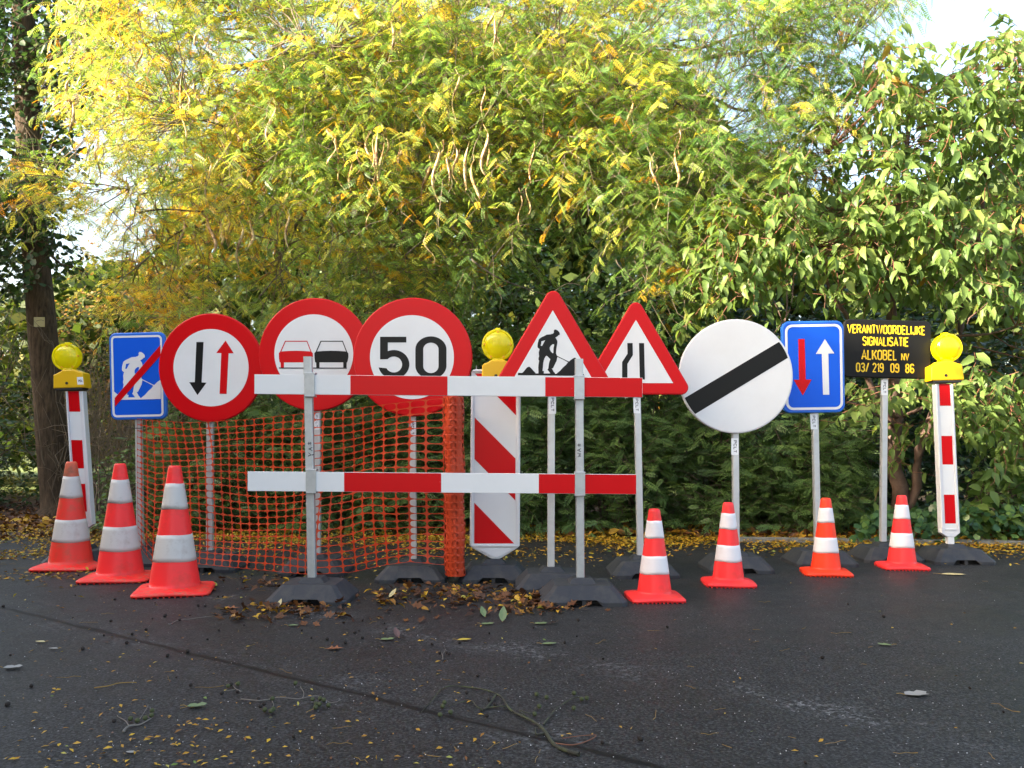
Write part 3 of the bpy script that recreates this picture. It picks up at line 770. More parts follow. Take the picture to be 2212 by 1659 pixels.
# ------------------------------------------------------------------ black information board
t, d = sign('information_board', 'black rounded board with four lines of yellow lettering and a phone number', 1910, 1217)
t['category'] = 'sign board'
p = post(t, 1907, 1169, 1911, 730, d)
sticker(p, z7([(1782, 0)])[0][0], z7([(1838, 0)])[0][0], z7([(0, 800)])[0][1], z7([(0, 930)])[0][1], d - .021)
dp_ = d - .021 - .025
zk = Z(3300, 1200, .36)
b = Buf(); b.panel(zk(rrect(690, 544, 975, 648, 70, 1.35)), dp_, .025, .008); pn = b.build('sign_panel', M_blackrim, t)
b = Buf()
for s_, x0, x1, yl0, yl1, sl in (('VERANTWOORDELIJKE', 245, 1114, 266, 368, .027), ('SIGNALISATIE', 415, 931, 402, 508, .024), ('ALKOBEL', 403, 802, 548, 664, .022),
                                 ('NV', 845, 936, 588, 674, .02), ('03/', 343, 490, 694, 800, .02), ('219', 526, 653, 697, 804, .02), ('09', 725, 826, 702, 808, .02), ('86', 890, 993, 706, 813, .02)):
    dy = (x1 - x0) * sl
    put_text(b, s_, *zk([(x0, yl0), (x1, yl0 + dy), (x0, yl1)]), dp_ - .001, .135)
b.build('lettering', M_yellowtxt, pn, normals=False)

# ------------------------------------------------------------------ warning lamps
def warning_lamp(parent, cx, cy, r, d, lean, side_label=False, bw=1.12, bh=1.27):
    """r: lens radius in px; lean in degrees; housing hangs under the lens"""
    c, s = math.cos(math.radians(lean)), math.sin(math.radians(lean))
    q = lambda pts: [(cx + (x * c - y * s) * r, cy + (x * s + y * c) * r) for x, y in pts]
    R = r * d / F
    b = Buf(); b.panel(q([(-.42, .93), (.44, .93), (.78, 1.08), (1.02, 1.14), (bw, 1.25), (bw + .08, 2.28), (-bw, 2.28), (-bw + .02, 1.28), (-.86, 1.17), (-.62, 1.06)]), d - .05, .10, .008)
    hous = b.build('warning_lamp', M_lamp, parent)
    b = Buf(); P = w(cx, cy, d)
    b.lathe([(0, -.050), (R * .3, -.049), (R * .55, -.044), (R * .76, -.034), (R * .84, -.026), (R * .87, -.0265), (R * .90, -.031), (R * .985, -.030), (R, -.024), (R, .024), (R * .98, .030),
             (R * .9, .03), (R * .84, .026), (R * .5, .042), (0, .05)], 48, P, 'Y')
    ln = b.build('lens', M_lens, hous, smooth=True)
    em = ln.modifiers.new('edges', 'EDGE_SPLIT'); em.split_angle = math.radians(40)
    b = Buf(); b.panel(q([(-.16, -1.10), (.16, -1.10), (.16, -.93), (-.16, -.93)]), d - .022, .044, .003); b.build('lens_catch', M_lens, hous)
    b = Buf(); b.panel(q([(-.36, .86), (.36, .86), (.37, 1.02), (-.37, 1.02)]), d - .034, .068, .004); b.build('neck', M_lens, hous)
    for ax, ay in ((0, -.84), (-.82, -.06), (.82, -.06), (-.42, .73), (.38, .73)):
        b = Buf(); pc = w(*q([(ax, ay)])[0], d - .028); b.lathe([(.0085, .0), (.0085, -.006), (.004, -.007), (0, -.007)], 10, pc, 'Y'); b.build('screw', M_lamp, hous)
    b = Buf(); b.panel(q([(-bw + .1, 2.275), (bw - .1, 2.275), (bw - .14, 2.44), (-bw + .14, 2.44)]), d - .046, .092, .003); b.build('lamp_base', M_lampblk, hous)
    b = Buf(); pc = w(*q([(-.10, 1.92)])[0], d - .0505); b.lathe([(.010, 0), (.010, -.003), (.006, -.003), (.005, .002), (0, .002)], 14, pc, 'Y'); b.build('lock', M_lampblk, hous)
    if side_label:
        b = Buf(); b.prism(q([(.66, 1.50), (bw - .02, 1.50), (bw + .02, 2.06), (.68, 2.06)]), d - .0513, .0006); so = b.build('sticker', M_sticker, hous)
        b = Buf(); put_text(b, 'PCL', *q([(.76, 1.70), (bw - .03, 1.70), (.77, 1.88)]), d - .0522, .18); b.build('letters', M_ink, so, normals=False)
    return hous

# ------------------------------------------------------------------ slim marker posts left and right
def marker(label, xt, yt, xb, yb, hw, d, footx, red, flange, lampargs, lean):
    X = (footx - CX) * d / F
    t = thing('marker_post', label, 'marker post', (X, d, 0), group='slim red and white marker posts with yellow lamps')
    rubber_foot(t, X, d)
    L = yb - yt
    q = lambda pts: [(xt + (xb - xt) * y / L + x, yt + y) for x, y in pts]     # x px across, y px down
    dd = d - .025
    b = Buf(); b.panel(q([(-hw, 0), (hw, 0), (hw * 1.04, L - 9), (hw * .45, L), (-hw * .45, L), (-hw * 1.04, L - 9)]), dd, .05, .005)
    body = b.build('post_body', M_pvc, t)
    b = Buf(); b.panel(q([(-7, L - 1), (7, L - 1), (7, L + 26), (-7, L + 26)]), d - .02, .04, .003); b.build('spigot', M_pvc, t)
    b = Buf()
    fl, fr = flange
    b.panel(q([(-hw * .97, 1), (-hw + fl * .6, 1), (-hw + fl * .6, L - 26), (-hw * .97, L - 14)]), dd - .011, .014, .004)
    b.panel(q([(hw - fr * .6, 1), (hw * .97, 1), (hw * .97, L - 14), (hw - fr * .6, L - 26)]), dd - .011, .014, .004)
    b.panel(q([(-hw + fl, L - 18), (hw - fr, L - 18), (hw - fr, L - 15), (-hw + fl, L - 15)]), dd - .006, .008, .002)
    b.build('edge_rib', M_pvc, body)
    decal(body, q([(-hw + fl, 0), (hw - fr, 0), (hw - fr, L - 21), (-hw + fl, L - 21)]), dd, M_white, 'white_sheeting')
    for a, e in red:
        b = Buf(); b.prism(q([(-hw + fl, a - yt), (hw - fr, a - yt), (hw - fr, e - yt), (-hw + fl, e - yt)]), dd - .002, .0005, front_only=True)
        b.build('red_panel', M_red, body, normals=False)
    warning_lamp(t, *lampargs, lean)
    return t
z9 = lambda y: (1200 + y * .36) / 1.8517
z9b = lambda y: (1750 + y * .36) / 1.8517
dR = gy(1221) + .20
marker('slim white post with red blocks and a bright yellow lamp, beside the black board', 2040.0, 829, 2054.5, 1160, 19.6, dR, 2058,
       [(829, z9(1175)), (z9(1510), z9b(300)), (z9b(635), z9b(955))], (8, 8), (2044.6, 752.1, 30.5, dR), -1.5)
dL = gy(1224) + .20
z1y = lambda y: (1200 + y * .46293) / 1.8517
tL = marker('slim white post with red blocks and a yellow lamp, behind the dirty topped cone', 160.0, 845, 180.0, 1142, 19.4, dL, 181,
       [(845, z1y(965)), (z1y(1210), z1y(1455)), (1045, 1105)], (6, 9), (145.3, 771.5, 29.2, dL), -2.0)
for ch in tL.children:
    if ch.name.startswith('warning_lamp'):
        c_, s_ = math.cos(math.radians(-2)), math.sin(math.radians(-2)); r_ = 29.2
        q = lambda pts: [(145.3 + (x * c_ - y * s_) * r_, 771.5 + (x * s_ + y * c_) * r_) for x, y in pts]
        b = Buf(); b.prism(q([(.66, 1.50), (1.1, 1.50), (1.14, 2.06), (.68, 2.06)]), dL - .0513, .0006); so = b.build('sticker', M_sticker, ch)
        b = Buf(); put_text(b, 'PCL', *q([(.76, 1.70), (1.07, 1.70), (.77, 1.88)]), dL - .0522, .18); b.build('letters', M_ink, so, normals=False)

# ------------------------------------------------------------------ broad chevron beacon in the middle
d = gy(1261) + .20
X = (1067 - CX) * d / F
t = thing('chevron_beacon', 'broad white beacon with red diagonal stripes and a yellow lamp, beside the orange roll', 'traffic beacon', (X, d, 0))
rubber_foot(t, X, d)
dd = d - .025
b = Buf()
b.panel(rrect(1071, 806, 108, 16, 7)[0:0] + [(1017.5, 806), (1020, 800), (1026, 797.5), (1116, 797.5), (1122, 800), (1125, 806), (1122.6, 1179), (1118, 1184), (1080, 1207.5), (1062, 1207.5), (1018, 1183), (1014.6, 1178)], dd, .05, .008)
body = b.build('beacon_body', M_pvc, t)
b = Buf()
b.panel([(1017.8, 812), (1023, 812), (1021, 1176), (1015.4, 1176)], dd - .012, .016, .004)
b.panel([(1116, 812), (1123.5, 812), (1121.8, 1176), (1116, 1176)], dd - .012, .016, .004)
b.panel([(1016, 1176), (1122, 1177), (1119.5, 1181.5), (1019, 1181.5)], dd - .012, .016, .004)
b.panel([(1022, 798.5), (1119, 798.5), (1119, 803), (1022, 803)], dd - .012, .016, .004)
b.build('edge_rib', M_pvc, body)
b = Buf(); b.panel([(1038, 1185), (1101, 1185), (1104, 1189), (1075, 1204), (1067, 1204), (1036, 1189)], dd - .005, .008, .003); b.build('tip_plate', M_pvc, body)
b = Buf(); b.panel([(1062, 1205), (1080, 1205), (1080, 1225), (1062, 1225)], d - .02, .04, .003); b.build('spigot', M_pvc, t)
decal(body, z5([(217, 845), (573, 845)]) + z5([(568, 1967 + 365)])[0:0] + [(1114, 1174.5), (1024.5, 1174.5)], dd, M_white, 'white_sheeting')
yA = lambda v: (1100 + v * .46293) / 1.8517
xl, xr = 1025.3, 1114.6
for ys in ([(xl, yA(850)), (xr, yA(850)), (xr, yA(1213))], [(xl, yA(1230)), (xr - 1, yA(1585)), (xr - 1.5, yA(1948)), (xl - .4, yA(1590))], [(xl - .8, yA(1967)), (xr - 4, 1174), (xl - 1, 1174)]):
    b = Buf(); b.prism(ys, dd - .002, .0005, front_only=True); b.build('red_stripe', M_red, body, normals=False)
b = Buf(); b.tube([w(1029, 800, d - .01), w(1029, 790, d - .01)], .004, 6); b.build('lamp_bracket', M_alu2, t)
warning_lamp(t, 1075.1, 745.9, 34.2, d, 0.4, bw=1.0)

# ------------------------------------------------------------------ barrier of two boards
dB = 4.68
t = thing('road_barrier', 'barrier of two red and white horizontal boards clamped on two square metal posts', 'barrier', ((966 - CX) * dB / F, dB, 0))
XL, XR = (676 - CX) * dB / F, (1256 - CX) * dB / F
rubber_foot(t, XL, dB + .02, -.02)
rubber_foot(t, XR, dB, 0.0, .46)
pL = post(t, 674.5, 1255, 665.5, 770.8, dB, .044, M_alu2)
pR = post(t, 1253.5, 1258, 1250.5, 775.8, dB, .044, M_alu2)
db = dB - .022 - .022
def board(label, C, cuts, reds):
    (x0, y0, y1), (x1, y2, y3) = C
    yy = lambda x, top: (y0 + (y2 - y0) * (x - x0) / (x1 - x0)) if top else (y1 + (y3 - y1) * (x - x0) / (x1 - x0))
    b = Buf(); b.panel([(x0, y0), (x1, y2), (x1, y3), (x0, y1)], db, .02, .0015); o = b.build('board', M_white, t)
    if label: o['label'] = label
    for a, e in reds:
        b = Buf(); b.prism([(a, yy(a, 1) + .6), (e, yy(e, 1) + .6), (e, yy(e, 0) - .6), (a, yy(a, 0) - .6)], db - .0009, .0004, front_only=True); b.build('red_section', M_red, o, normals=False)
    # small chips of missing sheeting
    for k in range(7):
        b = Buf(); x = random.uniform(x0 + 4, x1 - 4); r = random.uniform(.4, 1.1); yc = random.choice([yy(x, 1) + .8, yy(x, 0) - .8, random.uniform(yy(x, 1) + 3, yy(x, 0) - 3)])
        b.prism(circ(x, yc, r, 6, r * .7), db - .0016, .0003, front_only=True); b.build('chipped_spot', M_pvc, o, normals=False)
board(None, ((549.6, 808.6, 851), (1388, 816, 858.5)), None, [(756.9, 966.6), (1177.8, 1387.4)])
board(None, ((535, 1018.5, 1060.6), (1375, 1025, 1067.8)), None, [(743.4, 953), (1163.9, 1374.4)])
def clamp(xc, yt, yb):
    b = Buf()
    b.panel([(xc - 11, yt), (xc + 11, yt), (xc + 11, yb), (xc - 11, yb)], db - .006, .005, .0015)
    b.panel([(xc - 12, yt - 3.5), (xc + 12, yt - 3.5), (xc + 11, yt + .5), (xc - 11, yt + .5)], db - .006, .05, .002)
    b.panel([(xc - 11, yb - .5), (xc + 11, yb - .5), (xc + 11, yb + 3.5), (xc - 11, yb + 3.5)], db - .006, .05, .002)
    b.build('clamp', M_alu2, t)
clamp(668.5, 808, 853.5); clamp(671.5, 1017, 1062.5); clamp(1251.5, 814, 859); clamp(1253, 1023, 1068)
b = Buf()
hx = lambda x, y: ((1000 + x * .46293) / 1.8517, (1100 + y * .46293) / 1.8517)
strokes(b, [[hx(503, 1562), hx(528, 1556), hx(552, 1548)], [hx(528, 1556), hx(505, 1535)], [hx(528, 1556), hx(500, 1567)], [hx(552, 1548), hx(540, 1560)],
            [hx(540, 1518), hx(506, 1503), hx(540, 1488)], [hx(522, 1511), hx(524, 1495)],
            [hx(498, 1456), hx(532, 1452)], [hx(507, 1443), hx(507, 1468)], [hx(520, 1443), hx(520, 1468)]], 1.3, dB - .0226)
b.build('handwriting', M_ink, pL, normals=False)
b = Buf()
hx = lambda x, y: ((1800 + x * .46293) / 1.8517, (1100 + y * .46293) / 1.8517)
strokes(b, [[hx(1102, 1572), hx(1132, 1564), hx(1110, 1556), hx(1132, 1546), hx(1100, 1538)], [hx(1132, 1528), hx(1100, 1514), hx(1132, 1500)], [hx(1118, 1522), hx(1118, 1506)],
            [hx(1100, 1470), hx(1132, 1468)], [hx(1110, 1457), hx(1110, 1482)], [hx(1122, 1457), hx(1122, 1482)]], 1.25, dB - .0226)
b.build('handwriting', M_ink, pR, normals=False)

# ------------------------------------------------------------------ cones
def cone(label, px, gyc, top_px, tall, rot, bodym, tipm, bandm, platem, lean=(0, 0), sc=1.0):
    d = gy(gyc); X = (px - CX) * d / F
    t = thing('traffic_cone', label, 'traffic cone', (X, d, 0), (lean[0], lean[1], rot), 'orange and white traffic cones')
    if tall:
        Hc, rt, rb, zs, hp = .73, .034, .147, [.73, .628, .482, .335, .184, .035], .212
    else:
        Hc, rt, rb, zs, hp = .498, .031, .100, [.498, .434, .339, .242, .144, .030], .150
    Hc *= sc; zs = [z * sc for z in zs]
    R = lambda z: rt + (rb - rt) * (1 - z / Hc) ** 1.0
    M = mat_of(t)
    b = Buf(); n = 48
    prof = [(rt * .55, Hc - .012), (rt * .62, Hc - .001), (rt * .84, Hc), (rt * .98, Hc - .006)]
    hs = [Hc - .015 - (Hc - .045) * i / 22 for i in range(23)]
    for z in hs: prof.append((R(z), z))
    prof.append((R(.03) + .006, .034)); prof.append((R(.03) + .02, .028))
    b.lathe(prof, n)
    ntip = sum(1 for r, z in prof if z > zs[1])
    mi = []
    for i in range(len(prof) - 1): mi += [1 if i < ntip else 0] * n
    mi += [1] * (len(b.F) - len(mi))
    V = [M @ v for v in b.V]
    o = mesh_obj('cone_body', V, b.F, None, t, True, True, [bodym, tipm], mi)
    bm = bmesh.new(); bm.from_mesh(o.data); bmesh.ops.recalc_face_normals(bm, faces=bm.faces); bm.to_mesh(o.data); bm.free()
    for a, e in ((1, 2), (3, 4)):
        b = Buf()
        k = 6; pr = [(R(zs[a]) - .001, zs[a] + .0002)] + [(R(z) + .0015, z) for z in [zs[a] + (zs[e] - zs[a]) * i / k for i in range(k + 1)]] + [(R(zs[e]) - .001, zs[e] - .0002)]
        V2 = []; F2 = []
        for j, (r, z) in enumerate(pr):
            for i in range(n):
                an = 2 * math.pi * i / n
                wob = .0025 * math.sin(an * 3 + px) * (1 if 0 < j else 0)
                V2.append(M @ Vector((r * math.cos(an), r * math.sin(an), z + wob)))
        for j in range(len(pr) - 1):
            for i in range(n): F2.append((j * n + i, j * n + (i + 1) % n, (j + 1) * n + (i + 1) % n, (j + 1) * n + i))
        b.add(V2, F2); b.build('reflective_band', bandm, t, smooth=True)
    b = Buf(); n = 64; V2 = []; F2 = []
    def sq(h, e, z, warp=0):
        out = []
        for i in range(n):
            an = 2 * math.pi * i / n; c, s = math.cos(an), math.sin(an)
            r = h / (abs(c) ** e + abs(s) ** e) ** (1 / e)
            x, y = r * c, r * s
            corner = (abs(c * s) * 2) ** 2
            out.append(M @ Vector((x, y, z + warp * corner + .002 * math.sin(3 * an + px))))
        return out
    rings = [sq(hp * .94, 9, .003), sq(hp, 9, .009, -.001), sq(hp * 1.0, 9, .017, -.001), sq(hp * .96, 8, .025, -.002), sq(hp * .86, 5, .029, -.001), sq(R(0) + .012, 2.2, .033), sq(R(0) - .002, 2, .040)]
    for r in rings: V2 += r
    for j in range(len(rings) - 1):
        for i in range(n): F2.append((j * n + i, j * n + (i + 1) % n, (j + 1) * n + (i + 1) % n, (j + 1) * n + i))
    F2.append(tuple(range(n)))
    b.add(V2, F2)
    for i in range(44):      # studs under the rim
        an = 2 * math.pi * i / 44; c, s = math.cos(an), math.sin(an); r = hp * .965 / (abs(c) ** 9 + abs(s) ** 9) ** (1 / 9)
        p = Vector((r * c, r * s, 0)); h = .004
        q = [M @ (p + Vector((x, y, z))) for z in (0.0, .008) for x, y in ((-h, -h), (h, -h), (h, h), (-h, h))]
        b.add(q, [(0, 1, 5, 4), (1, 2, 6, 5), (2, 3, 7, 6), (3, 0, 4, 7)])
    b.build('base_plate', platem, t, smooth=True)
    return t
cone('tall cone with a brown soiled tip, leftmost in front of the left marker post', 153, 1226, 0, True, .17, M_conefade, M_conedirty, M_banddirty, M_conedust, (0, 0.005))
cone('tall cone with clean bright tip between two other tall cones', 259.5, 1250, 0, True, .16, M_cone, M_cone, M_banddirty, M_conedust)
cone('tall cone nearest the orange mesh, with grey scuffed white bands', 377.5, 1278, 0, True, .24, M_cone, M_cone, M_banddirty, M_conedust)
cone('small cone in front, next to the barrier, nearest to the viewer', 1413.5, 1293.5, 0, False, .05, M_cone, M_cone, M_band, M_cone)
cone('small cone in front of the round white sign with black band', 1573, 1262, 0, False, -.06, M_cone, M_cone, M_band, M_cone)
cone('small paler orange cone in front of the blue two arrow sign', 1784, 1239.5, 0, False, -.15, M_coneo, M_coneo, M_band, M_coneo)
cone('small cone in front of the black lettered board, rightmost', 1948, 1226.5, 0, False, -.10, M_cone, M_cone, M_band, M_cone)

# ------------------------------------------------------------------ orange mesh and its roll
def interp(tab, u):
    for (a, va), (b, vb) in zip(tab[:-1], tab[1:]):
        if u <= b:
            t_ = (u - a) / (b - a); t_ = max(0, min(1, t_))
            if isinstance(va, tuple): return tuple(x + (y - x) * t_ for x, y in zip(va, vb))
            return va + (vb - va) * t_
    return tab[-1][1]
TOP = [(0, (297, 904)), (.05, (330, 908)), (.16, (404, 912.5)), (.30, (500, 908)), (.37, (543, 905)), (.47, (607, 898)), (.60, (690, 890)), (.72, (757, 884)), (.84, (825, 874)), (.94, (900, 865)), (1, (958, 860))]
BOT = [(0, (300, 1178)), (.05, (330, 1216)), (.16, (424, 1218)), (.30, (504, 1226)), (.37, (546, 1230)), (.47, (607, 1236)), (.60, (668, 1240)), (.72, (765, 1236)), (.84, (835, 1221)), (.92, (885, 1214)), (1, (962, 1221))]
DT = [(0, 6.035), (.16, 5.80), (.30, 5.73), (.55, 5.50), (.72, 5.40), (.9, 5.29), (1, 5.24)]
DBm = [(0, 5.98), (.16, 5.62), (.30, 5.56), (.55, 5.40), (.72, 5.38), (.9, 5.24), (1, 5.24)]
def net_pt(u, v):
    """u along, v downwards"""
    tx, ty = interp(TOP, u); bx, by = interp(BOT, u)
    y = ty + (by - ty) * v; x = tx + (bx - tx) * v
    x += 14 * math.sin(v * 3.1) * math.sin(u * 5.2 + .6) * (1 - u) + 12 * math.sin(v * 5.5 + u * 9) * u * (1 - u) * 2 * math.sin(v * 3.1)
    x += -10 * math.exp(-((u) / .05) ** 2) * math.sin(v * 3.0)
    y += 13 * math.sin(u * 11 + v * 6) * v * (1 - v) * 2 + 9 * math.exp(-((u - .62) / .10) ** 2 - ((v - .78) / .16) ** 2) - 10 * math.exp(-((u - .78) / .08) ** 2 - ((v - .7) / .2) ** 2)
    d = interp(DT, u) * (1 - v ** 1.6) + interp(DBm, u) * v ** 1.6
    d += .03 * math.sin(u * 17 + v * 4) * math.sin(v * math.pi) - .045 * math.exp(-((u - .62) / .07) ** 2 - ((v - .8) / .2) ** 2) * math.sin(v * 3.14)
    P = w(x, y, d)
    if P.z < .008: P.z = .008
    return P
def mesh_sheet(S, nu, nv, u0, u1, v0, v1, th=.0012, hole=(.045, .055)):
    """sheet with rounded slots; S(u,v) -> point"""
    b = Buf(); idx = {}
    def vid(u, v):
        k = (round(u, 5), round(v, 5))
        if k not in idx:
            idx[k] = len(b.V); b.V.append(S(u, v))
        return idx[k]
    du, dv = (u1 - u0) / nu, (v1 - v0) / nv
    for i in range(nu):
        for j in range(nv):
            ua, va = u0 + i * du, v0 + j * dv
            C = [(0, 0), (1, 0), (1, 1), (0, 1)]
            mids = [(.5, 0), (1, .5), (.5, 1), (0, .5)]
            a, c = hole; hu, hv = .30, .36
            Hl = [(a, hv), (a + .06, c + .09), (hu, c), (1 - hu, c), (1 - a - .06, c + .09), (1 - a, hv), (1 - a, 1 - hv), (1 - a - .06, 1 - c - .09), (1 - hu, 1 - c), (hu, 1 - c), (a + .06, 1 - c - .09), (a, 1 - hv)]
            g_ = lambda p: vid(ua + p[0] * du, va + p[1] * dv)
            h = [g_(p) for p in Hl]; cc = [g_(p) for p in C]; mm = [g_(p) for p in mids]
            # corner fans and the strips between them
            b.F += [(cc[0], h[0], h[1]), (cc[0], h[1], h[2]), (cc[0], h[2], mm[0]), (mm[0], h[2], h[3]), (mm[0], h[3], cc[1]),
                    (cc[1], h[3], h[4]), (cc[1], h[4], h[5]), (cc[1], h[5], mm[1]), (mm[1], h[5], h[6]), (mm[1], h[6], cc[2]),
                    (cc[2], h[6], h[7]), (cc[2], h[7], h[8]), (cc[2], h[8], mm[2]), (mm[2], h[8], h[9]), (mm[2], h[9], cc[3]),
                    (cc[3], h[9], h[10]), (cc[3], h[10], h[11]), (cc[3], h[11], mm[3]), (mm[3], h[11], h[0]), (mm[3], h[0], cc[0])]
    b.M = [0] * len(b.F)
    return b
pT, pB = w(978.5, 857, 5.24), w(984.5, 1243, 5.24)
t = thing('safety_netting', 'orange plastic safety mesh hung along the posts with its upright roll', 'safety netting', (w(640, 950, 5.5).x, 5.5, 0))
b = mesh_sheet(lambda u, v: net_pt(u ** 1.28, v), 32, 22, 0, 1, 0, 1)
o = b.build('mesh_sheet', M_net, t, normals=False)
so = o.modifiers.new('thickness', 'SOLIDIFY'); so.thickness = .0012; so.offset = 0
axis = (pB - pT)
def roll_pt(rad, tw=0.0):
    def S(u, v):
        an = u * 2 * math.pi * 1.0 + tw
        p = pT + axis * v
        r = rad * (1 + .05 * math.sin(3 * an + v * 5)) + .004 * math.sin(v * 19 + an)
        return p + Vector((math.cos(an) * r, math.sin(an) * r, 0))
    return S
b = Buf(); n = 28
for i in range(41):
    v = i / 40
    for k in range(n): b.V.append(roll_pt(.050 if i not in (0, 40) else .040)(k / n, v))
for i in range(40):
    for k in range(n): b.F.append((i * n + k, i * n + (k + 1) % n, (i + 1) * n + (k + 1) % n, (i + 1) * n + k)); b.M.append(0)
b.F.append(tuple(range(n))); b.M.append(0); b.F.append(tuple(40 * n + k for k in range(n - 1, -1, -1))); b.M.append(0)
core = b.build('mesh_roll', M_netroll, t, smooth=True)
for rad, tw, sl in ((.0545, 0, 0), (.0585, .5, .4), (.0625, 1.1, .2)):
    S0 = roll_pt(rad, tw)
    b = mesh_sheet(lambda u, v: S0(u, min(1, max(0, v))), 6, 24, 0, 1, 0, 1, hole=(.20, .22))
    o = b.build('roll_layer', M_net, core, normals=False)
b = Buf()
pc = w(298, 925, 6.02)
for ang, ln in ((2.9, .08), (.25, .05)):
    b.tube([pc + Vector((0, -.03, 0)), pc + Vector((math.cos(ang) * ln, -.04, math.sin(ang) * ln * .9 - .01))], .002, 5)
b.tube([pc + Vector((.028 * math.cos(k * math.pi / 4 + .4), .028 * math.sin(k * math.pi / 4 + .4), 0)) for k in range(9)], .0025, 5)
b.build('cable_tie', M_tie, t)

# ------------------------------------------------------------------ foliage tools
def np_obj(name, V, Fa, mat, parent=None, tint=None, smooth=False):
    """V (n,3) world points, Fa (m,k) faces, tint per vertex"""
    me = bpy.data.meshes.new(name)
    if parent is not None:
        loc = np.array(parent.location); V = V - loc
    m, k = Fa.shape
    me.vertices.add(len(V)); me.vertices.foreach_set('co', np.ascontiguousarray(V, dtype=np.float32).ravel())
    me.loops.add(m * k); me.loops.foreach_set('vertex_index', np.ascontiguousarray(Fa, dtype=np.int32).ravel())
    me.polygons.add(m); me.polygons.foreach_set('loop_start', np.arange(0, m * k, k, dtype=np.int32))
    me.polygons.foreach_set('loop_total', np.full(m, k, dtype=np.int32))
    if smooth: me.polygons.foreach_set('use_smooth', np.ones(m, dtype=bool))
    me.update(calc_edges=True)
    if tint is not None:
        at = me.attributes.new('tint', 'FLOAT', 'POINT'); at.data.foreach_set('value', np.ascontiguousarray(tint, dtype=np.float32))
    me.materials.append(mat)
    o = bpy.data.objects.new(name, me); COL.objects.link(o)
    if parent is not None: o.parent = parent
    return o

def nrm(a): return a / np.maximum(np.linalg.norm(a, axis=-1, keepdims=True), 1e-9)

def spread(tpl, P, A, N, S, tint):
    """place a leaf template (V,F) at P with length axis A, facing about N, scale S; returns V,F,tint"""
    tv, tf = tpl
    A = nrm(A); B = nrm(np.cross(N, A)); C = np.cross(A, B)
    V = (P[:, None, :] + S[:, None, None] * (tv[None, :, 0:1] * A[:, None, :] + tv[None, :, 1:2] * B[:, None, :] + tv[None, :, 2:3] * C[:, None, :]))
    n, k = len(P), len(tv)
    Fa = (tf[None] + (np.arange(n) * k)[:, None, None]).reshape(-1, tf.shape[1])
    return V.reshape(-1, 3), Fa, np.repeat(tint, k)

def T_leaf(wd=.26, fold=.07, droop=.12):
    v = np.array([(0, 0, 0), (.33, 0, -.0), (.68, 0, -droop * .5), (1, 0, -droop * 1.6), (.28, wd, fold), (.68, wd * .78, fold - droop * .4), (.28, -wd, fold), (.68, -wd * .78, fold - droop * .4)], float)
    f = np.array([(0, 1, 4, 4), (1, 2, 5, 4), (2, 3, 5, 5), (0, 6, 1, 1), (1, 6, 7, 2), (2, 7, 3, 3)])
    tri = []
    for q in f:
        q = list(q)
        if q[2] == q[3]: tri.append(q[:3])
        else: tri += [[q[0], q[1], q[2]], [q[0], q[2], q[3]]]
    return v, np.array(tri)
def T_rhomb(wd=.28, bend=.06):
    return np.array([(0, 0, 0), (.45, wd, bend), (1, 0, 0), (.5, -wd, bend)], float), np.array([(0, 1, 2, 3)])
def T_round(wd=.45):
    return np.array([(0, 0, 0), (.3, wd, .05), (.75, wd * .85, .03), (1, 0, -.04), (.72, -wd * .9, .04), (.28, -wd, .05)], float), np.array([(0, 1, 2, 3), (0, 3, 4, 5)])
def T_pinnate(pairs=8, ll=.20, lw=.036, droop=.25, fwd=.35):
    """feather leaf, unit length, slightly drooping"""
    V = []; Fc = []
    for i in range(pairs + 1):
        x = .14 + .82 * i / pairs; z = -droop * x * x
        L = ll * (1 - .45 * abs(i / pairs - .35))
        for s in ((-1, 1) if i < pairs else (0,)):
            if s == 0: dx, dy = L, 0
            else: dx, dy = L * fwd, s * L * (1 - fwd * .3)
            b0 = len(V)
            px_, py_ = -dy * lw, dx * lw
            zt = z - .03
            V += [(x, 0, z), (x + dx * .45 + px_, dy * .45 + py_, z + .012), (x + dx, dy, zt), (x + dx * .55 - px_, dy * .55 - py_, z + .012)]
            Fc.append((b0, b0 + 1, b0 + 2, b0 + 3))
    b0 = len(V); V += [(0, .006, 0), (0, -.006, 0), (.5, -.004, -droop * .25), (.5, .004, -droop * .25)]; Fc.append((b0, b0 + 1, b0 + 2, b0 + 3))
    b0 = len(V); V += [(.5, .004, -droop * .25), (.5, -.004, -droop * .25), (1, -.003, -droop), (1, .003, -droop)]; Fc.append((b0, b0 + 1, b0 + 2, b0 + 3))
    return np.array(V, float), np.array(Fc)

def in_poly(pts, poly):
    x, y = pts[:, 0], pts[:, 1]; ins = np.zeros(len(x), bool)
    k = len(poly)
    for i in range(k):
        x1, y1 = poly[i]; x2, y2 = poly[(i + 1) % k]
        c = ((y1 > y) != (y2 > y)) & (x < (x2 - x1) * (y - y1) / ((y2 - y1) + 1e-9) + x1)
        ins ^= c
    return ins

def to_world(px, py, d): return np.stack([(px - CX) * d / F, d, H - (py - HY) * d / F], -1)

def noise3(P, sc, off=0):
    """cheap smooth noise from sines, -1..1"""
    x, y, z = P[:, 0] * sc + off, P[:, 1] * sc + off * 1.7, P[:, 2] * sc - off
    return (np.sin(x * 1.3 + 1.7 * np.sin(y * .9 + z * .7)) + np.sin(y * 1.9 + 1.3 * np.sin(z * 1.1 + x * .8)) + np.sin(z * 2.1 + 1.5 * np.sin(x * 1.2 - y * .6))) / 3

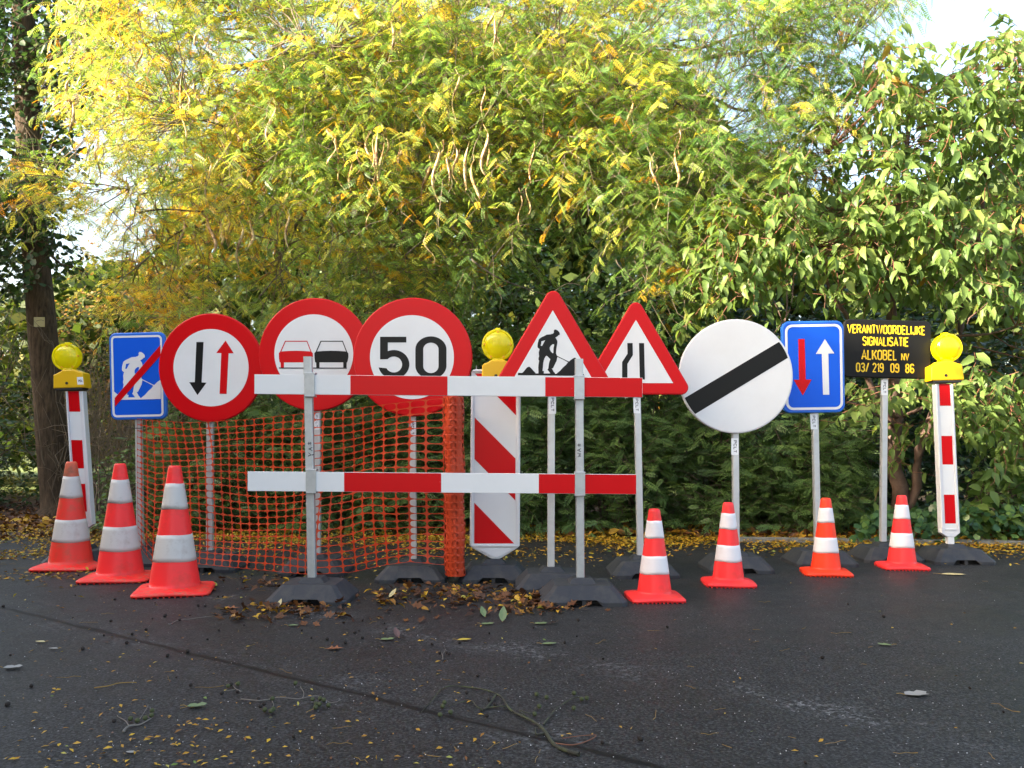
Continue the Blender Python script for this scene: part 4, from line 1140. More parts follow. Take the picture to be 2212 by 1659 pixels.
def region(poly, n, d0, d1, holes=(), bias=1.0, clump=0.0, csc=2.2, seed=0, keep=None):
    """n points of a crown that has this outline as seen from the road, between two depths"""
    out = []; tot = 0
    xs_ = [p[0] for p in poly]; ys_ = [p[1] for p in poly]
    while tot < n:
        m = n * 3
        q = np.stack([RNG.uniform(min(xs_), max(xs_), m), RNG.uniform(min(ys_), max(ys_), m)], -1)
        ok = in_poly(q, poly)
        for h in holes: ok &= ~(in_poly(q, h) & (RNG.random(m) < .93))
        d = d0 + (d1 - d0) * RNG.random(m) ** bias
        P = to_world(q[:, 0], q[:, 1], d)
        if clump: ok &= (noise3(P, csc, seed) + clump > RNG.uniform(-.6, .6, m))
        if keep is not None: ok &= keep(q, d)
        P = P[ok]; out.append(P); tot += len(P)
    return np.concatenate(out)[:n]

def rand_dir(n, up=0.0, out=None):
    v = RNG.normal(size=(n, 3)); v = nrm(v); v[:, 2] += up
    if out is not None: v += np.array(out)
    return nrm(v)

def twigs_mesh(name, starts, ends, r0, r1, mat, parent, sag=0.0, seg=3):
    """thin three-sided twigs from starts to ends"""
    n = len(starts); k = seg + 1
    t_ = np.linspace(0, 1, k)[None, :, None]
    C = starts[:, None, :] * (1 - t_) + ends[:, None, :] * t_
    C[:, :, 2] -= (sag * 4 * t_ * (1 - t_) * -1)[..., 0] if sag else 0
    jit = RNG.normal(size=C.shape) * np.linalg.norm(ends - starts, axis=1)[:, None, None] * .035; jit[:, 0] = 0
    C = C + jit
    ax = nrm(ends - starts); b1 = nrm(np.cross(ax, np.array([.3, .2, .93]) + RNG.normal(size=ax.shape) * .1)); b2 = np.cross(ax, b1)
    V = []
    for j in range(k):
        r = (r0 * (1 - j / seg) + r1 * j / seg)
        r = np.broadcast_to(np.asarray(r, float), (n,))[:, None]
        for a in (0, 2.094, 4.189):
            V.append(C[:, j] + r * (b1 * math.cos(a) + b2 * math.sin(a)))
    V = np.stack(V, 1)                                     # n, k*3, 3
    f = []
    for j in range(seg):
        for a in range(3):
            a2 = (a + 1) % 3; f.append((j * 3 + a, j * 3 + a2, (j + 1) * 3 + a2, (j + 1) * 3 + a))
    f = np.array(f); kk = k * 3
    Fa = (f[None] + (np.arange(n) * kk)[:, None, None]).reshape(-1, 4)
    return np_obj(name, V.reshape(-1, 3), Fa, mat, parent, smooth=True)

def spray(anchors, dirs, L, per, tpl, leaf_len, droop=.4, tint=None, jitter=.15, side=.9, hang=.3):
    """leaves set alternately along drooping twigs; returns arrays + twig ends"""
    n = len(anchors)
    ts = np.linspace(.08, 1, per)[None, :] + RNG.normal(size=(n, per)) * .03
    Ls = (L * RNG.uniform(.6, 1.3, n))[:, None]
    P = anchors[:, None, :] + dirs[:, None, :] * (ts * Ls)[..., None]
    P[..., 2] -= droop * (ts ** 2) * Ls
    tan = dirs[:, None, :] * np.ones((1, per, 1)); tan = tan.copy(); tan[..., 2] -= 2 * droop * ts; tan = nrm(tan)
    sd = nrm(np.cross(tan, np.array([0, 0, 1.0])))
    sg = np.where((np.arange(per) % 2) == 0, 1.0, -1.0)[None, :, None]
    A = tan * .55 + sd * sg * side + RNG.normal(size=P.shape) * jitter; A[..., 2] -= hang
    A = nrm(A)
    Nn = np.array([-.15, -.3, .9]) + RNG.normal(size=P.shape) * .55
    S = leaf_len * RNG.uniform(.65, 1.15, (n, per))
    tt = np.repeat(tint[:, None], per, 1) + RNG.normal(size=(n, per)) * .06
    ends = anchors + dirs * Ls; ends[:, 2] -= droop * Ls[:, 0]
    return spread(tpl, P.reshape(-1, 3), A.reshape(-1, 3), Nn.reshape(-1, 3), S.ravel(), np.clip(tt.ravel(), 0, 1)), ends

def bezier(P, n=10):
    P = [Vector(p) for p in P]; out = []
    for i in range(len(P) - 1):
        p0, p1, p2, p3 = P[max(i - 1, 0)], P[i], P[i + 1], P[min(i + 2, len(P) - 1)]
        for k in range(n):
            t_ = k / n
            out.append(.5 * ((2 * p1) + (p2 - p0) * t_ + (2 * p0 - 5 * p1 + 4 * p2 - p3) * t_ ** 2 + (-p0 + 3 * p1 - 3 * p2 + p3) * t_ ** 3))
    out.append(P[-1]); return out

def limb(buf, pts, r0, r1, n=8, wob=.02, steps=8):
    P = bezier(pts, steps); k = len(P)
    P = [p + Vector((noise.noise(p * 2.3), noise.noise(p * 2.3 + Vector((7, 0, 0))), noise.noise(p * 2.3 + Vector((0, 9, 0))))) * wob * (1 if 0 < i < k - 1 else 0) for i, p in enumerate(P)]
    buf.tube(P, [r0 + (r1 - r0) * (i / (k - 1)) ** .8 for i in range(k)], n)
    return P

# ------------------------------------------------------------------ unseen hedge added left of the view, shaped to cast shade over the yard
HS = Vector((-9.5, 1.6, 0)); HDv = Vector((-.6, .8, 0)); HN = Vector((.8, .6, 0))
hz = thing('shade_hedge', 'unseen tall hedge added outside the left edge of the view to shade the yard', 'hedge', tuple(HS))
b = Buf(); hp_ = [HS + HDv * a_ - HN * o_ for a_, o_ in ((-9, .25), (13, .25), (13, 1.3), (-9, 1.3))]
b.add([(p.x, p.y, 0) for p in hp_] + [(p.x, p.y, 6.4) for p in hp_], [(0, 1, 5, 4), (1, 2, 6, 5), (2, 3, 7, 6), (3, 0, 4, 7), (4, 5, 6, 7), (3, 2, 1, 0)]); b.build('opaque_core', M_twigdark, hz)  # added solid block inside the leaves, stops the sunlight
n = 22000
a_ = RNG.uniform(-9.3, 13.3, n); o_ = RNG.uniform(-.1, 1.5, n); o_[: n // 2] = RNG.uniform(-.1, .25, n // 2)
P = np.array(HS)[None] + a_[:, None] * np.array(HDv)[None] - o_[:, None] * np.array(HN)[None]
P[:, 2] = RNG.uniform(0, 6.6, n); P[: n // 5, 2] = RNG.uniform(6.2, 6.75, n // 5)
P[:, 2] += (.13 * noise3(P, 1.4, 3) + .08 * noise3(P, 5, 1)) * (P[:, 2] > 6.1)
V_, F_, T_ = spread(T_rhomb(.34), P, rand_dir(n), rand_dir(n), RNG.uniform(.12, .28, n), RNG.random(n) * .7)
np_obj('foliage', V_, F_, M_bush, hz, T_)

# ------------------------------------------------------------------ honey locust
LX = (890 - CX) * 9.6 / F
lt = thing('honey_locust_tree', 'spreading tree with feathery yellow and green leaves and long hanging seed pods', 'tree', (LX, 9.6, 0))
PL = [(120, -120), (1990, -120), (1900, 40), (1830, 130), (1800, 260), (1760, 400), (1660, 560), (1560, 610), (1500, 640), (1440, 650), (1340, 570), (1180, 500), (1060, 560), (1010, 640),
      (900, 660), (760, 650), (640, 655), (520, 670), (420, 705), (330, 735), (270, 700), (215, 620), (215, 570), (232, 530), (215, 500), (195, 470), (160, 470), (110, 450), (40, 440), (-20, 400),
      (60, 350), (150, 330), (215, 330), (190, 250), (150, 170), (150, 60)]
HL = [[(180, 405), (210, 380), (235, 430), (222, 500), (190, 470)], [(1540, 200), (1625, 210), (1640, 275), (1560, 280)], [(1040, 470), (1110, 470), (1110, 510), (1040, 510)],
      [(1750, 50), (1950, 10), (1990, 110), (1770, 120)], [(1010, -20), (1110, -20), (1100, 40), (1020, 40)], [(1150, 430), (1330, 430), (1340, 520), (1180, 520)]]
bt = Buf()
limb(bt, [(LX + .05, 9.6, -.1), (LX, 9.6, 1.6), (LX + .06, 9.55, 3.2), (LX - .05, 9.5, 5.0), (LX - .15, 9.5, 7.5)], .24, .15, 14, .04)
bt.build('trunk', M_bark2, lt, smooth=True)
bl = Buf(); NODES = []
r_ = random.Random(5)
targets = [(250, 120, 8.2), (380, 250, 7.8), (560, 330, 7.6), (300, 420, 7.8), (700, 200, 7.4), (820, 380, 7.5), (980, 250, 7.4), (1130, 120, 8.0), (1280, 260, 7.8), (1500, 330, 7.8), (1650, 240, 8.2),
           (1820, 470, 8.4), (1480, 110, 8.6), (1700, 60, 8.4), (450, 60, 8.6), (620, 90, 8.0), (1080, 360, 7.7), (1420, 470, 7.8), (420, 500, 7.7), (600, 520, 7.6), (880, 520, 7.8), (1600, 480, 8.0), (200, 260, 8.2), (1350, 30, 9.3), (1250, 20, 8.6)]
for (tx, ty, td) in targets:
    z0 = r_.uniform(3.9, 6.2); S0 = Vector((LX + (.05 if tx > 885 else -.05), 9.55, z0)); E = w(tx, ty, td)
    mid = S0.lerp(E, .4) + Vector((0, 0, r_.uniform(.1, .55))); mid2 = S0.lerp(E, .75) + Vector((r_.uniform(-.15, .15), 0, r_.uniform(.0, .3)))
    P = limb(bl, [S0, mid, mid2, E], r_.uniform(.028, .065), .007, 7, .10, 7)
    NODES += P[8:]
    for k in range(5):
        a = P[r_.randint(9, len(P) - 2)]; e = a + Vector((r_.uniform(-.8, .8), r_.uniform(-.6, .3), r_.uniform(-.7, .25)))
        Q = limb(bl, [a, a.lerp(e, .5) + Vector((0, 0, .08)), e], .014, .004, 5, .07, 5); NODES += Q[3:]
limb(bl, [w(905, 60, 9.5), w(960, 30, 9.3), w(1040, -10, 9.1), w(1100, -60, 9)], .10, .06, 9, .05)
limb(bl, [w(1000, 60, 9.0), w(1200, 95, 8.6), w(1480, 130, 8.4), w(1640, 110, 8.3)], .045, .015, 7, .08)
for pts, a_ in (([(1020, 560), (1090, 610), (1180, 640), (1260, 700)], .010), ([(1180, 640), (1230, 610), (1290, 625)], .005), ([(1100, 500), (1060, 590), (1075, 660)], .006), ([(690, 560), (760, 500), (850, 470)], .008),
                ([(1330, 560), (1400, 640), (1440, 650)], .006), ([(560, 640), (640, 560), (700, 545)], .006), ([(880, 560), (960, 500), (1060, 470), (1160, 480)], .008), ([(300, 460), (480, 455), (620, 430)], .009), ([(640, 140), (740, 90), (850, 40)], .014),
                ([(1000, 300), (1130, 270), (1260, 210)], .010), ([(1240, 420), (1330, 400), (1460, 420)], .007), ([(180, 200), (330, 250), (470, 240)], .007), ([(700, 330), (760, 250), (860, 210)], .008)):
    limb(bl, [w(x, y, 7.1 + .1 * i_) for i_, (x, y) in enumerate(pts)], a_, .002, 6, .07, 7)
bl.build('limbs', M_bark2, lt, smooth=True)
def keepL(q, d):
    # the crown thins towards its right end and its lower fringe
    dens = np.clip(1.0 - .12 * (q[:, 0] > 1450) * (q[:, 1] < 330) - .35 * (q[:, 0] < 330), .2, 1)
    lim = 6.95 + .5 * np.clip((q[:, 1] - 420) / 260, 0, 1)
    return (RNG.random(len(q)) < dens) & (d > lim)
nA = 6900
A0 = region(PL, nA, 6.9, 9.4, HL, 1.5, .25, 1.5, 2, keepL)
dr = rand_dir(nA, .1, (0, -.35, 0)); dr[:, 2] = np.clip(dr[:, 2], -.5, .5); dr = nrm(dr)
pxa = A0[:, 0] * F / A0[:, 1] + CX; pya = HY - (A0[:, 2] - H) * F / A0[:, 1]
left = np.clip((900 - pxa) / 700, 0, 1); low = np.clip((pya - 380) / 260, 0, 1)
tint = .465 + .10 * noise3(A0, 1.9, 5) + .12 * noise3(A0, 5.0, 8) + RNG.normal(size=nA) * .19 + .10 * left + .14 * left * low - .16 * np.clip((pxa - 1200) / 500, 0, 1) * (pya < 450) - .05 * low
(V_, F_, T_), ends = spray(A0, dr, .42, 8, T_pinnate(7, .22, .21), .128, .45, tint)
np_obj('foliage', V_, F_, M_locust, lt, T_)
NN = np.array([tuple(p) for p in NODES])
near = NN[np.argmin(((A0[:1600, None, :] - NN[None]) ** 2).sum(-1), 1)]
bs = A0[:1600] + nrm(near - A0[:1600]) * np.minimum(np.linalg.norm(near - A0[:1600], axis=1), .9)[:, None]
twigs_mesh('twigs', np.concatenate([A0, bs]), np.concatenate([ends, A0[:1600]]), np.concatenate([np.full(nA, .0038), np.full(1600, .007)]), np.concatenate([np.full(nA, .0015), np.full(1600, .004)]), M_twig, lt, seg=4)
# seed pods, hanging singly and in bunches
def pod_mesh(seed, L=.26):
    r = random.Random(seed); b = Buf(); k = 14; P = []
    ph = r.uniform(0, 6); amp = r.uniform(.012, .035); cur = r.uniform(-.05, .05)
    for i in range(k + 1):
        s = i / k; wd = .0118 * math.sin(math.pi * min(1, s * 1.05 + .03)) ** .45 if 0 < i < k else .001
        tw = ph * .2 + s * r.uniform(1.5, 1.9)
        c = Vector((amp * math.sin(s * 5 + ph) + cur * s * s, amp * .5 * math.cos(s * 4 + ph), -.05 - s * L))
        a = Vector((math.cos(tw), math.sin(tw), 0)); nn = Vector((-a.y, a.x, 0))
        P.append((c, a, nn, wd, .0022 + .0016 * math.sin(s * 40)))
    for c, a, nn, wd, th in P: b.V += [c + a * wd, c + nn * th, c - a * wd, c - nn * th]
    for i in range(k):
        for q in range(4): b.F.append((i * 4 + q, i * 4 + (q + 1) % 4, (i + 1) * 4 + (q + 1) % 4, (i + 1) * 4 + q))
    b.tube([(0, 0, 0), (P[0][0].x * .6, P[0][0].y * .6, -.03), P[0][0]], .0018, 5)
    me = bpy.data.meshes.new('seed_pod'); me.from_pydata([tuple(v) for v in b.V], [], b.F)
    me.polygons.foreach_set('use_smooth', [True] * len(me.polygons)); me.update()
    return me
PODM = [pod_mesh(s, l) for s, l in ((1, .26), (2, .22), (3, .30), (4, .24), (5, .20), (6, .28))]
for i, me in enumerate(PODM): me.materials.append(M_pod if i % 3 else M_podb)
zt0 = lambda x, y: (x * .6172 / 1.8517, y * .6172 / 1.8517)
zt1 = lambda x, y: ((1365 + x * .6172) / 1.8517, y * .6172 / 1.8517)
zt2 = lambda x, y: ((2731 + x * .6172) / 1.8517, y * .6172 / 1.8517)
pods = [zt0(480, 500), zt0(475, 640), zt0(500, 620), zt0(700, 490), zt0(715, 430), zt0(770, 540), zt0(790, 560), zt0(900, 300), zt0(880, 320), zt0(1150, 450), zt0(1180, 480), zt0(1140, 560), zt0(1210, 560), zt0(1250, 530),
        zt0(1280, 520), zt0(1295, 130), zt0(775, 830), zt0(630, 950), zt0(1350, 1040), zt0(1110, 1060), zt0(1160, 1400), zt0(1370, 1360), zt0(1400, 1370), zt0(1440, 1380), zt0(1480, 1420), zt0(1550, 1450), zt0(1640, 1400),
        zt0(1770, 660), zt0(1520, 680), zt0(1840, 290), zt0(2150, 880), zt0(2190, 860), zt0(1860, 1380),
        zt1(10, 1040), zt1(70, 1030), zt1(130, 960), zt1(180, 880), zt1(200, 860), zt1(240, 830), zt1(260, 820), zt1(290, 860), zt1(340, 780), zt1(360, 900), zt1(230, 900), zt1(205, 1180), zt1(570, 1030), zt1(610, 950), zt1(660, 930),
        zt1(720, 940), zt1(770, 990), zt1(830, 940), zt1(860, 1020), zt1(930, 580), zt1(950, 650), zt1(980, 660), zt1(920, 830), zt1(950, 870), zt1(1030, 30), zt1(980, 60), zt1(1010, 100), zt1(740, 470), zt1(750, 520), zt1(1250, 940),
        zt1(1150, 1240), zt1(1215, 1220), zt1(1870, 640), zt1(1850, 720), zt1(2030, 1010), zt1(2010, 1000), zt1(2170, 820), zt1(2190, 940), zt1(320, 100), zt1(560, 1520), zt1(690, 1000),
        zt2(430, 70), zt2(710, 90), zt2(910, 640), zt2(490, 1060), zt2(515, 1080), zt2(1145, 40)]
for i, (x, y) in enumerate(pods):
    me = PODM[(i * 5 + i // 7) % 6]
    o = bpy.data.objects.new('seed_pod', me); COL.objects.link(o)
    dd = 6.75 + .35 * r_.random() + (.5 if x > 1500 else 0)
    o.location = w(x, y - 8, dd) - lt.location; o.rotation_euler = (r_.uniform(-.12, .12), r_.uniform(-.15, .15), r_.uniform(0, 6.28))
    s_ = r_.uniform(.75, 1.45) * (1.15 if 35 < i < 52 else 1); o.scale = (s_, s_, s_); o.parent = lt

# ------------------------------------------------------------------ alder on the left
AX = (95 - CX) * 10 / F
at_ = thing('alder_tree', 'straight trunked tree with dark round leaves, at the left edge', 'tree', (AX - .02, 10, 0))
b = Buf()
pts = [w(134, 1125, 10), w(120, 1040, 10), w(108, 900, 10), w(92, 720, 10), w(78, 560, 10), w(66, 400, 10), w(58, 200, 10), w(50, 0, 10), w(42, -300, 10), w(36, -700, 10)]
P = bezier(pts, 6); kk = len(P)
b.tube(P, [(.245 if i < 3 else .185) - .085 * (i / kk) + (.05 * max(0, 1 - i / 5)) for i in range(kk)], 20)
for v in b.V:
    f_ = noise.noise(Vector((v.x * 9, v.y * 9, v.z * 1.8))) * .018; v.x += f_; v.y -= f_
b.build('trunk', M_bark, at_, smooth=True)
b = Buf()
for A_, B_, C_, r0 in (((70, 470), (20, 420), (-80, 330), .06), ((72, 380), (30, 330), (-60, 300), .05), ((60, 250), (120, 180), (230, 130), .04), ((56, 150), (110, 80), (190, 40), .035), ((75, 500), (120, 560), (190, 600), .02),
                       ((60, 200), (0, 120), (-80, 90), .05), ((66, 420), (110, 330), (150, 270), .025), ((50, 40), (140, -40), (280, -80), .04), ((50, 20), (-20, -60), (-120, -100), .04)):
    limb(b, [w(*A_, 10), w(*B_, 9.8), w(*C_, 9.6)], r0, .008, 7, .08)
b.build('limbs', M_bark, at_, smooth=True)
nA = 2300
A0 = region([(-200, -150), (260, -150), (300, 20), (250, 130), (170, 240), (150, 330), (130, 450), (180, 560), (130, 600), (60, 625), (-200, 600)], nA, 8.9, 11.2, [[(100, 130), (150, 110), (180, 190), (120, 240)], [(-10, 270), (30, 260), (30, 350), (-10, 350)]], 1, .15, 2.0, 4)
(V_, F_, T_), ends = spray(A0, rand_dir(nA, .0), .35, 7, T_round(.38), .078, .3, np.clip(.42 + RNG.normal(size=nA) * .26, 0, 1), hang=.5)
np_obj('foliage', V_, F_, M_alder, at_, T_)
twigs_mesh('twigs', A0, ends, .005, .002, M_twigdark, at_)
# small notice nailed to the trunk
b = Buf(); b.panel([(73, 685), (96.5, 685), (96.5, 706), (73, 706)], 9.80, .004, .001); nt_ = b.build('notice', M_paper)
tag(nt_, 'small pale square notice nailed to the trunk of the left tree', 'notice')
nb = Buf(); strokes(nb, [[(78, 694), (83, 692), (89, 691), (95, 693)]], .8, 9.798); nb.build('drawn_line', M_ink, nt_, normals=False)

# ------------------------------------------------------------------ large leaved cherry on the right
CXX = (1935 - CX) * 7.9 / F
ct = thing('cherry_tree', 'small tree with large pointed drooping green leaves at the right edge', 'tree', (CXX, 7.9, 0))
b = Buf(); CN = []
for pts, r0 in (([(1945, 1165), (1935, 900), (1925, 650), (1935, 450), (1950, 250), (1910, 100)], .085), ([(1940, 1160), (2010, 900), (2090, 650), (2130, 400), (2150, 150)], .055), ([(1935, 950), (1850, 760), (1780, 560), (1700, 420)], .035),
                ([(1930, 620), (2010, 560), (2110, 540), (2250, 480)], .03), ([(2080, 680), (2150, 600), (2260, 560)], .03), ([(1938, 800), (2050, 740), (2200, 700)], .03), ([(1925, 560), (1840, 470), (1780, 330)], .025),
                ([(1935, 900), (2050, 860), (2200, 870)], .022), ([(1938, 930), (1880, 900), (1830, 860)], .014), ([(1930, 500), (1840, 440), (1640, 500)], .02), ([(1760, 560), (1650, 600), (1560, 620)], .012)):
    ds = 7.9; PP = []
    for i, (x, y) in enumerate(pts): PP.append(w(x, y, ds - (.28 * i if len(pts) < 5 else 0)))
    CN += limb(b, PP, r0, .006, 8, .10)[3:]
for pts in ([(1650, 600), (1680, 680), (1700, 745)], [(1700, 610), (1690, 700), (1705, 750)], [(1720, 590), (1700, 660), (1660, 735)], [(2060, 620), (2110, 600), (2170, 620)], [(2090, 700), (2140, 650), (2150, 610)], [(1990, 420), (1940, 520), (1920, 590)], [(1540, 700), (1600, 690), (1640, 650)]):
    limb(b, [w(x, y, 6.9) for x, y in pts], .007, .002, 5, .05, 6)
for _q in ():
    pass
b.build('branches', principled('cherry bark', (0.10, 0.055, 0.04), .7, bump=(40, .5, .01), vary=(12, (0.19, 0.13, 0.10), .7)), ct, smooth=True)
PC = [(1480, 640), (1540, 560), (1520, 480), (1580, 430), (1650, 400), (1690, 330), (1740, 290), (1790, 220), (1840, 180), (1880, 60), (1920, 60), (1960, 150), (2030, 160), (2090, 120), (2180, 60), (2380, 20), (2380, 1060),
      (2180, 1020), (2120, 960), (2020, 930), (1930, 1000), (1870, 920), (1850, 850), (1940, 800), (2080, 810), (2220, 800), (2380, 760), (2380, 660), (2120, 660), (1960, 600), (1860, 640), (1760, 650), (1700, 610), (1600, 640), (1530, 690)]
nA = 1550
A0 = region(PC, nA, 6.75, 8.8, [[(1560, 200), (1640, 200), (1640, 330), (1560, 330)]], 1.3, .22, 2.6, 6)
dr = rand_dir(nA, .15, (-.2, -.35, 0))
(V_, F_, T_), ends = spray(A0, dr, .34, 6, T_leaf(.22, .07, .18), .132, .35, np.clip(.45 + RNG.normal(size=nA) * .22, 0, 1), side=.7, hang=.72)
np_obj('foliage', V_, F_, M_cherry, ct, T_)
NN = np.array([tuple(p) for p in CN]); near = NN[np.argmin(((A0[:500, None, :] - NN[None]) ** 2).sum(-1), 1)]
bs = A0[:500] + nrm(near - A0[:500]) * np.minimum(np.linalg.norm(near - A0[:500], axis=1), 1.0)[:, None]
twigs_mesh('twigs', np.concatenate([A0, bs]), np.concatenate([ends, A0[:500]]), np.concatenate([np.full(nA, .0035), np.full(500, .007)]), .002, M_twigred, ct, seg=4)

# ------------------------------------------------------------------ evergreen shrubs behind the signs
def shrub(name, label, cat, x0, x1, ytop, yb, d0, d1, n, per, tpl, ll, mat, tmean, group=None, L=.34, droop=.2, tsd=.15, hang=.15, stems=14, clump=.3):
    xc = (x0 + x1) / 2; dc = (d0 + d1) / 2
    X = (xc - CX) * dc / F
    o = thing(name, label, cat, (X, dc, 0), group=group)
    hw = (x1 - x0) / 2; hh = yb - ytop
    poly = [(x0 - 10, yb), (x0 - 18, yb - hh * .35), (x0 + hw * .05, yb - hh * .75), (x0 + hw * .5, ytop + hh * .06), (xc, ytop), (x1 - hw * .5, ytop + hh * .05), (x1 - hw * .05, yb - hh * .72), (x1 + 18, yb - hh * .35), (x1 + 10, yb)]
    def keep(q, d):
        u = (q[:, 0] - xc) / hw; v = (q[:, 1] - (yb - hh * .35)) / (hh * .7)
        return (d > d0 + (d1 - d0) * .45 * np.clip(u * u * .6 + np.clip(-v, 0, 2) ** 2 * .9, 0, 1))
    A0 = region(poly, n, d0, d1, (), 1.9, clump, 3.0, x0, keep)
    A0[:, 2] = np.maximum(A0[:, 2], .06)
    dr = rand_dir(n, .25, (0, -.55, 0))
    (V_, F_, T_), ends = spray(A0, dr, L, per, tpl, ll, droop, np.clip(tmean + .12 * noise3(A0, 4, x0) + RNG.normal(size=n) * tsd, 0, 1), hang=hang)
    V_[:, 2] = np.maximum(V_[:, 2], .004)
    np_obj('foliage', V_, F_, mat, o, T_)
    ends[:, 2] = np.maximum(ends[:, 2], .01)
    twigs_mesh('twigs', A0, ends, .004, .002, M_twigdark, o)
    b = Buf(); r = random.Random(int(x0) + 1)
    for k in range(stems):
        p = Vector((X + r.uniform(-.25, .25), dc + r.uniform(-.1, .3), -.02)); e = w(r.uniform(x0, x1), r.uniform(ytop + hh * .15, yb - hh * .3), r.uniform(d0 + .3, d1))
        limb(b, [p, p.lerp(e, .5) + Vector((0, 0, .15)), e], .016, .004, 5, .08, 5)
    b.build('stems', M_twigdark, o, smooth=True)
    return o
gE = 'dark evergreen shrubs along the asphalt edge'
PE = T_pinnate(6, .26, .26, .12, .45)
for lab, x0, x1, yt, n in (('dark feathery shrub behind the orange mesh, at its left end', 330, 560, 830, 420), ('dark feathery shrub behind the middle of the orange mesh', 540, 780, 800, 470),
                           ('dark feathery shrub behind the orange roll of mesh', 760, 1010, 790, 470), ('dark feathery shrub between the chevron beacon and the barrier end', 1000, 1240, 770, 480),
                           ('dark feathery shrub behind the right end of the barrier', 1220, 1460, 740, 500), ('dark feathery shrub behind the pole of the white round sign', 1440, 1680, 780, 470),
                           ('dark feathery shrub behind the pole of the blue two arrow sign', 1650, 1860, 860, 400)):
    shrub('evergreen_shrub', lab, 'shrub', x0, x1, yt, 1166, 7.75 if x0 > 900 else 8.0, 9.0, n, 7, PE, .145, M_hedge, .36, gE)
LB = T_leaf(.30, .05, .10)
shrub('leafy_bush', 'glossy green bush behind the yellow lamp in the middle', 'bush', 930, 1260, 470, 1150, 8.9, 10.2, 700, 9, LB, .075, M_bush, .45, None, .45, .2)
shrub('leafy_bush', 'green bush behind the two red triangles, leaves tinted dark for shade', 'bush', 1230, 1560, 500, 1150, 9.1, 10.4, 600, 9, LB, .08, M_bush, .25, None, .45, .2)  # low tint darkens the leaves, painting the shaded interior
shrub('leafy_bush', 'bush showing above the white round sign, leaves coloured dark for shade', 'bush', 1530, 1860, 560, 1150, 9.0, 10.4, 520, 9, LB, .085, M_alder, .15, None, .45, .2)  # this and the next two: darker alder leaves, shade put into leaf colour
shrub('leafy_bush', 'bush behind the black lettered board, leaves coloured dark for shade', 'bush', 1840, 2130, 600, 1165, 8.9, 10.3, 520, 8, LB, .09, M_alder, .2, None, .45, .2)
shrub('leafy_bush', 'bush at the right edge, leaves coloured dark for shade', 'bush', 2110, 2420, 560, 1170, 8.8, 10.3, 480, 8, LB, .09, M_alder, .25, None, .45, .2)
shrub('leafy_bush', 'yellowish bush behind the number 50 and the car sign', 'bush', 560, 950, 560, 1150, 9.4, 10.8, 620, 9, LB, .07, M_bush, .7, None, .45, .2)
shrub('leafy_bush', 'loose bush behind the blue workman sign', 'bush', 290, 600, 620, 1150, 9.6, 11.0, 420, 9, LB, .065, M_back, .5, None, .45, .2)
shrub('leafy_bush', 'low leafy bush with broad leaves at the foot of the right marker post', 'bush', 2070, 2260, 985, 1170, 7.3, 8.2, 130, 6, T_leaf(.3, .05, .1), .12, M_cherry, .35, None, .3, .25)
shrub('leafy_bush', 'low grey green bush between the left trunk and the blue sign', 'bush', 200, 345, 985, 1166, 7.9, 8.8, 170, 7, LB, .05, M_hedge, .5, None, .3, .2)
shrub('leafy_bush', 'dark bush left of the left trunk', 'bush', -260, 75, 720, 1140, 10.6, 12.0, 480, 8, LB, .07, M_alder, .5, None, .4, .2)
# thin bare thicket on the left
bs_ = thing('bare_thicket', 'tangle of bare brown stems between the left trunk and the blue workman sign', 'bush', ((240 - CX) * 10.5 / F, 10.5, 0))
n = 240
px_ = RNG.uniform(120, 420, n); dd_ = RNG.uniform(9.4, 11.8, n); g0 = np.stack([(px_ - CX) * dd_ / F, dd_, np.full(n, -.02)], -1)
e0 = g0 + np.stack([RNG.normal(size=n) * .35, RNG.normal(size=n) * .2, RNG.uniform(.7, 2.4, n)], -1)
s1 = g0 + (e0 - g0) * RNG.uniform(.3, .9, (n, 1)); e1 = s1 + rand_dir(n, .35) * RNG.uniform(.2, .7, (n, 1))
s2 = g0 + (e0 - g0) * RNG.uniform(.4, 1, (n, 1)); e2 = s2 + rand_dir(n, .2) * RNG.uniform(.2, .6, (n, 1))
twigs_mesh('stems', np.concatenate([g0, s1, s2]), np.concatenate([e0, e1, e2]), np.concatenate([RNG.uniform(.005, .012, n), np.full(2 * n, .004)]), .002, M_twig, bs_, seg=5)
shrub('sun_tinted_bush', 'distant bush with tiny leaves tinted pale for sunlight, beside the left trunk', 'bush', 110, 420, 535, 1120, 12.5, 15.5, 560, 10, T_rhomb(.35), .07, M_back, .85, None, .55, .2, .12)  # high tint pales the leaves, sunlight put into their colour
shrub('sun_tinted_bush', 'distant bush with tiny leaves at the far left edge', 'bush', -220, 90, 570, 1120, 12.0, 14.5, 520, 10, T_rhomb(.35), .075, M_back, .6, None, .55, .2, .15)
shrub('brown_bush', 'brown leaved bush far behind the blue workman sign', 'bush', 250, 480, 580, 1100, 12, 14, 380, 9, T_rhomb(.35), .07, M_brown, .5, None, .5, .2, .2)

# ------------------------------------------------------------------ far wood closing the view
n = 85000
P = region([(-500, 700), (60, 640), (130, 600), (330, 560), (430, 330), (600, 120), (1000, 60), (1450, 120), (1600, 330), (1700, 430), (2000, 420), (2300, 330), (2700, 380), (2700, 1000), (-500, 1000)], n, 15.5, 22, (), 1, .45, .9, 9)
P[:, 2] = np.maximum(P[:, 2], .1)
V_, F_, T_ = spread(T_rhomb(.36), P, rand_dir(n), rand_dir(n), RNG.uniform(.18, .36, n), np.clip(.38 + .2 * noise3(P, .8, 2) + RNG.normal(size=n) * .15, 0, 1))
fw = np_obj('far_wood', V_, F_, M_back, None, T_); tag(fw, 'dense wood far behind the shrubs, seen only through gaps', 'wood', kind='stuff')

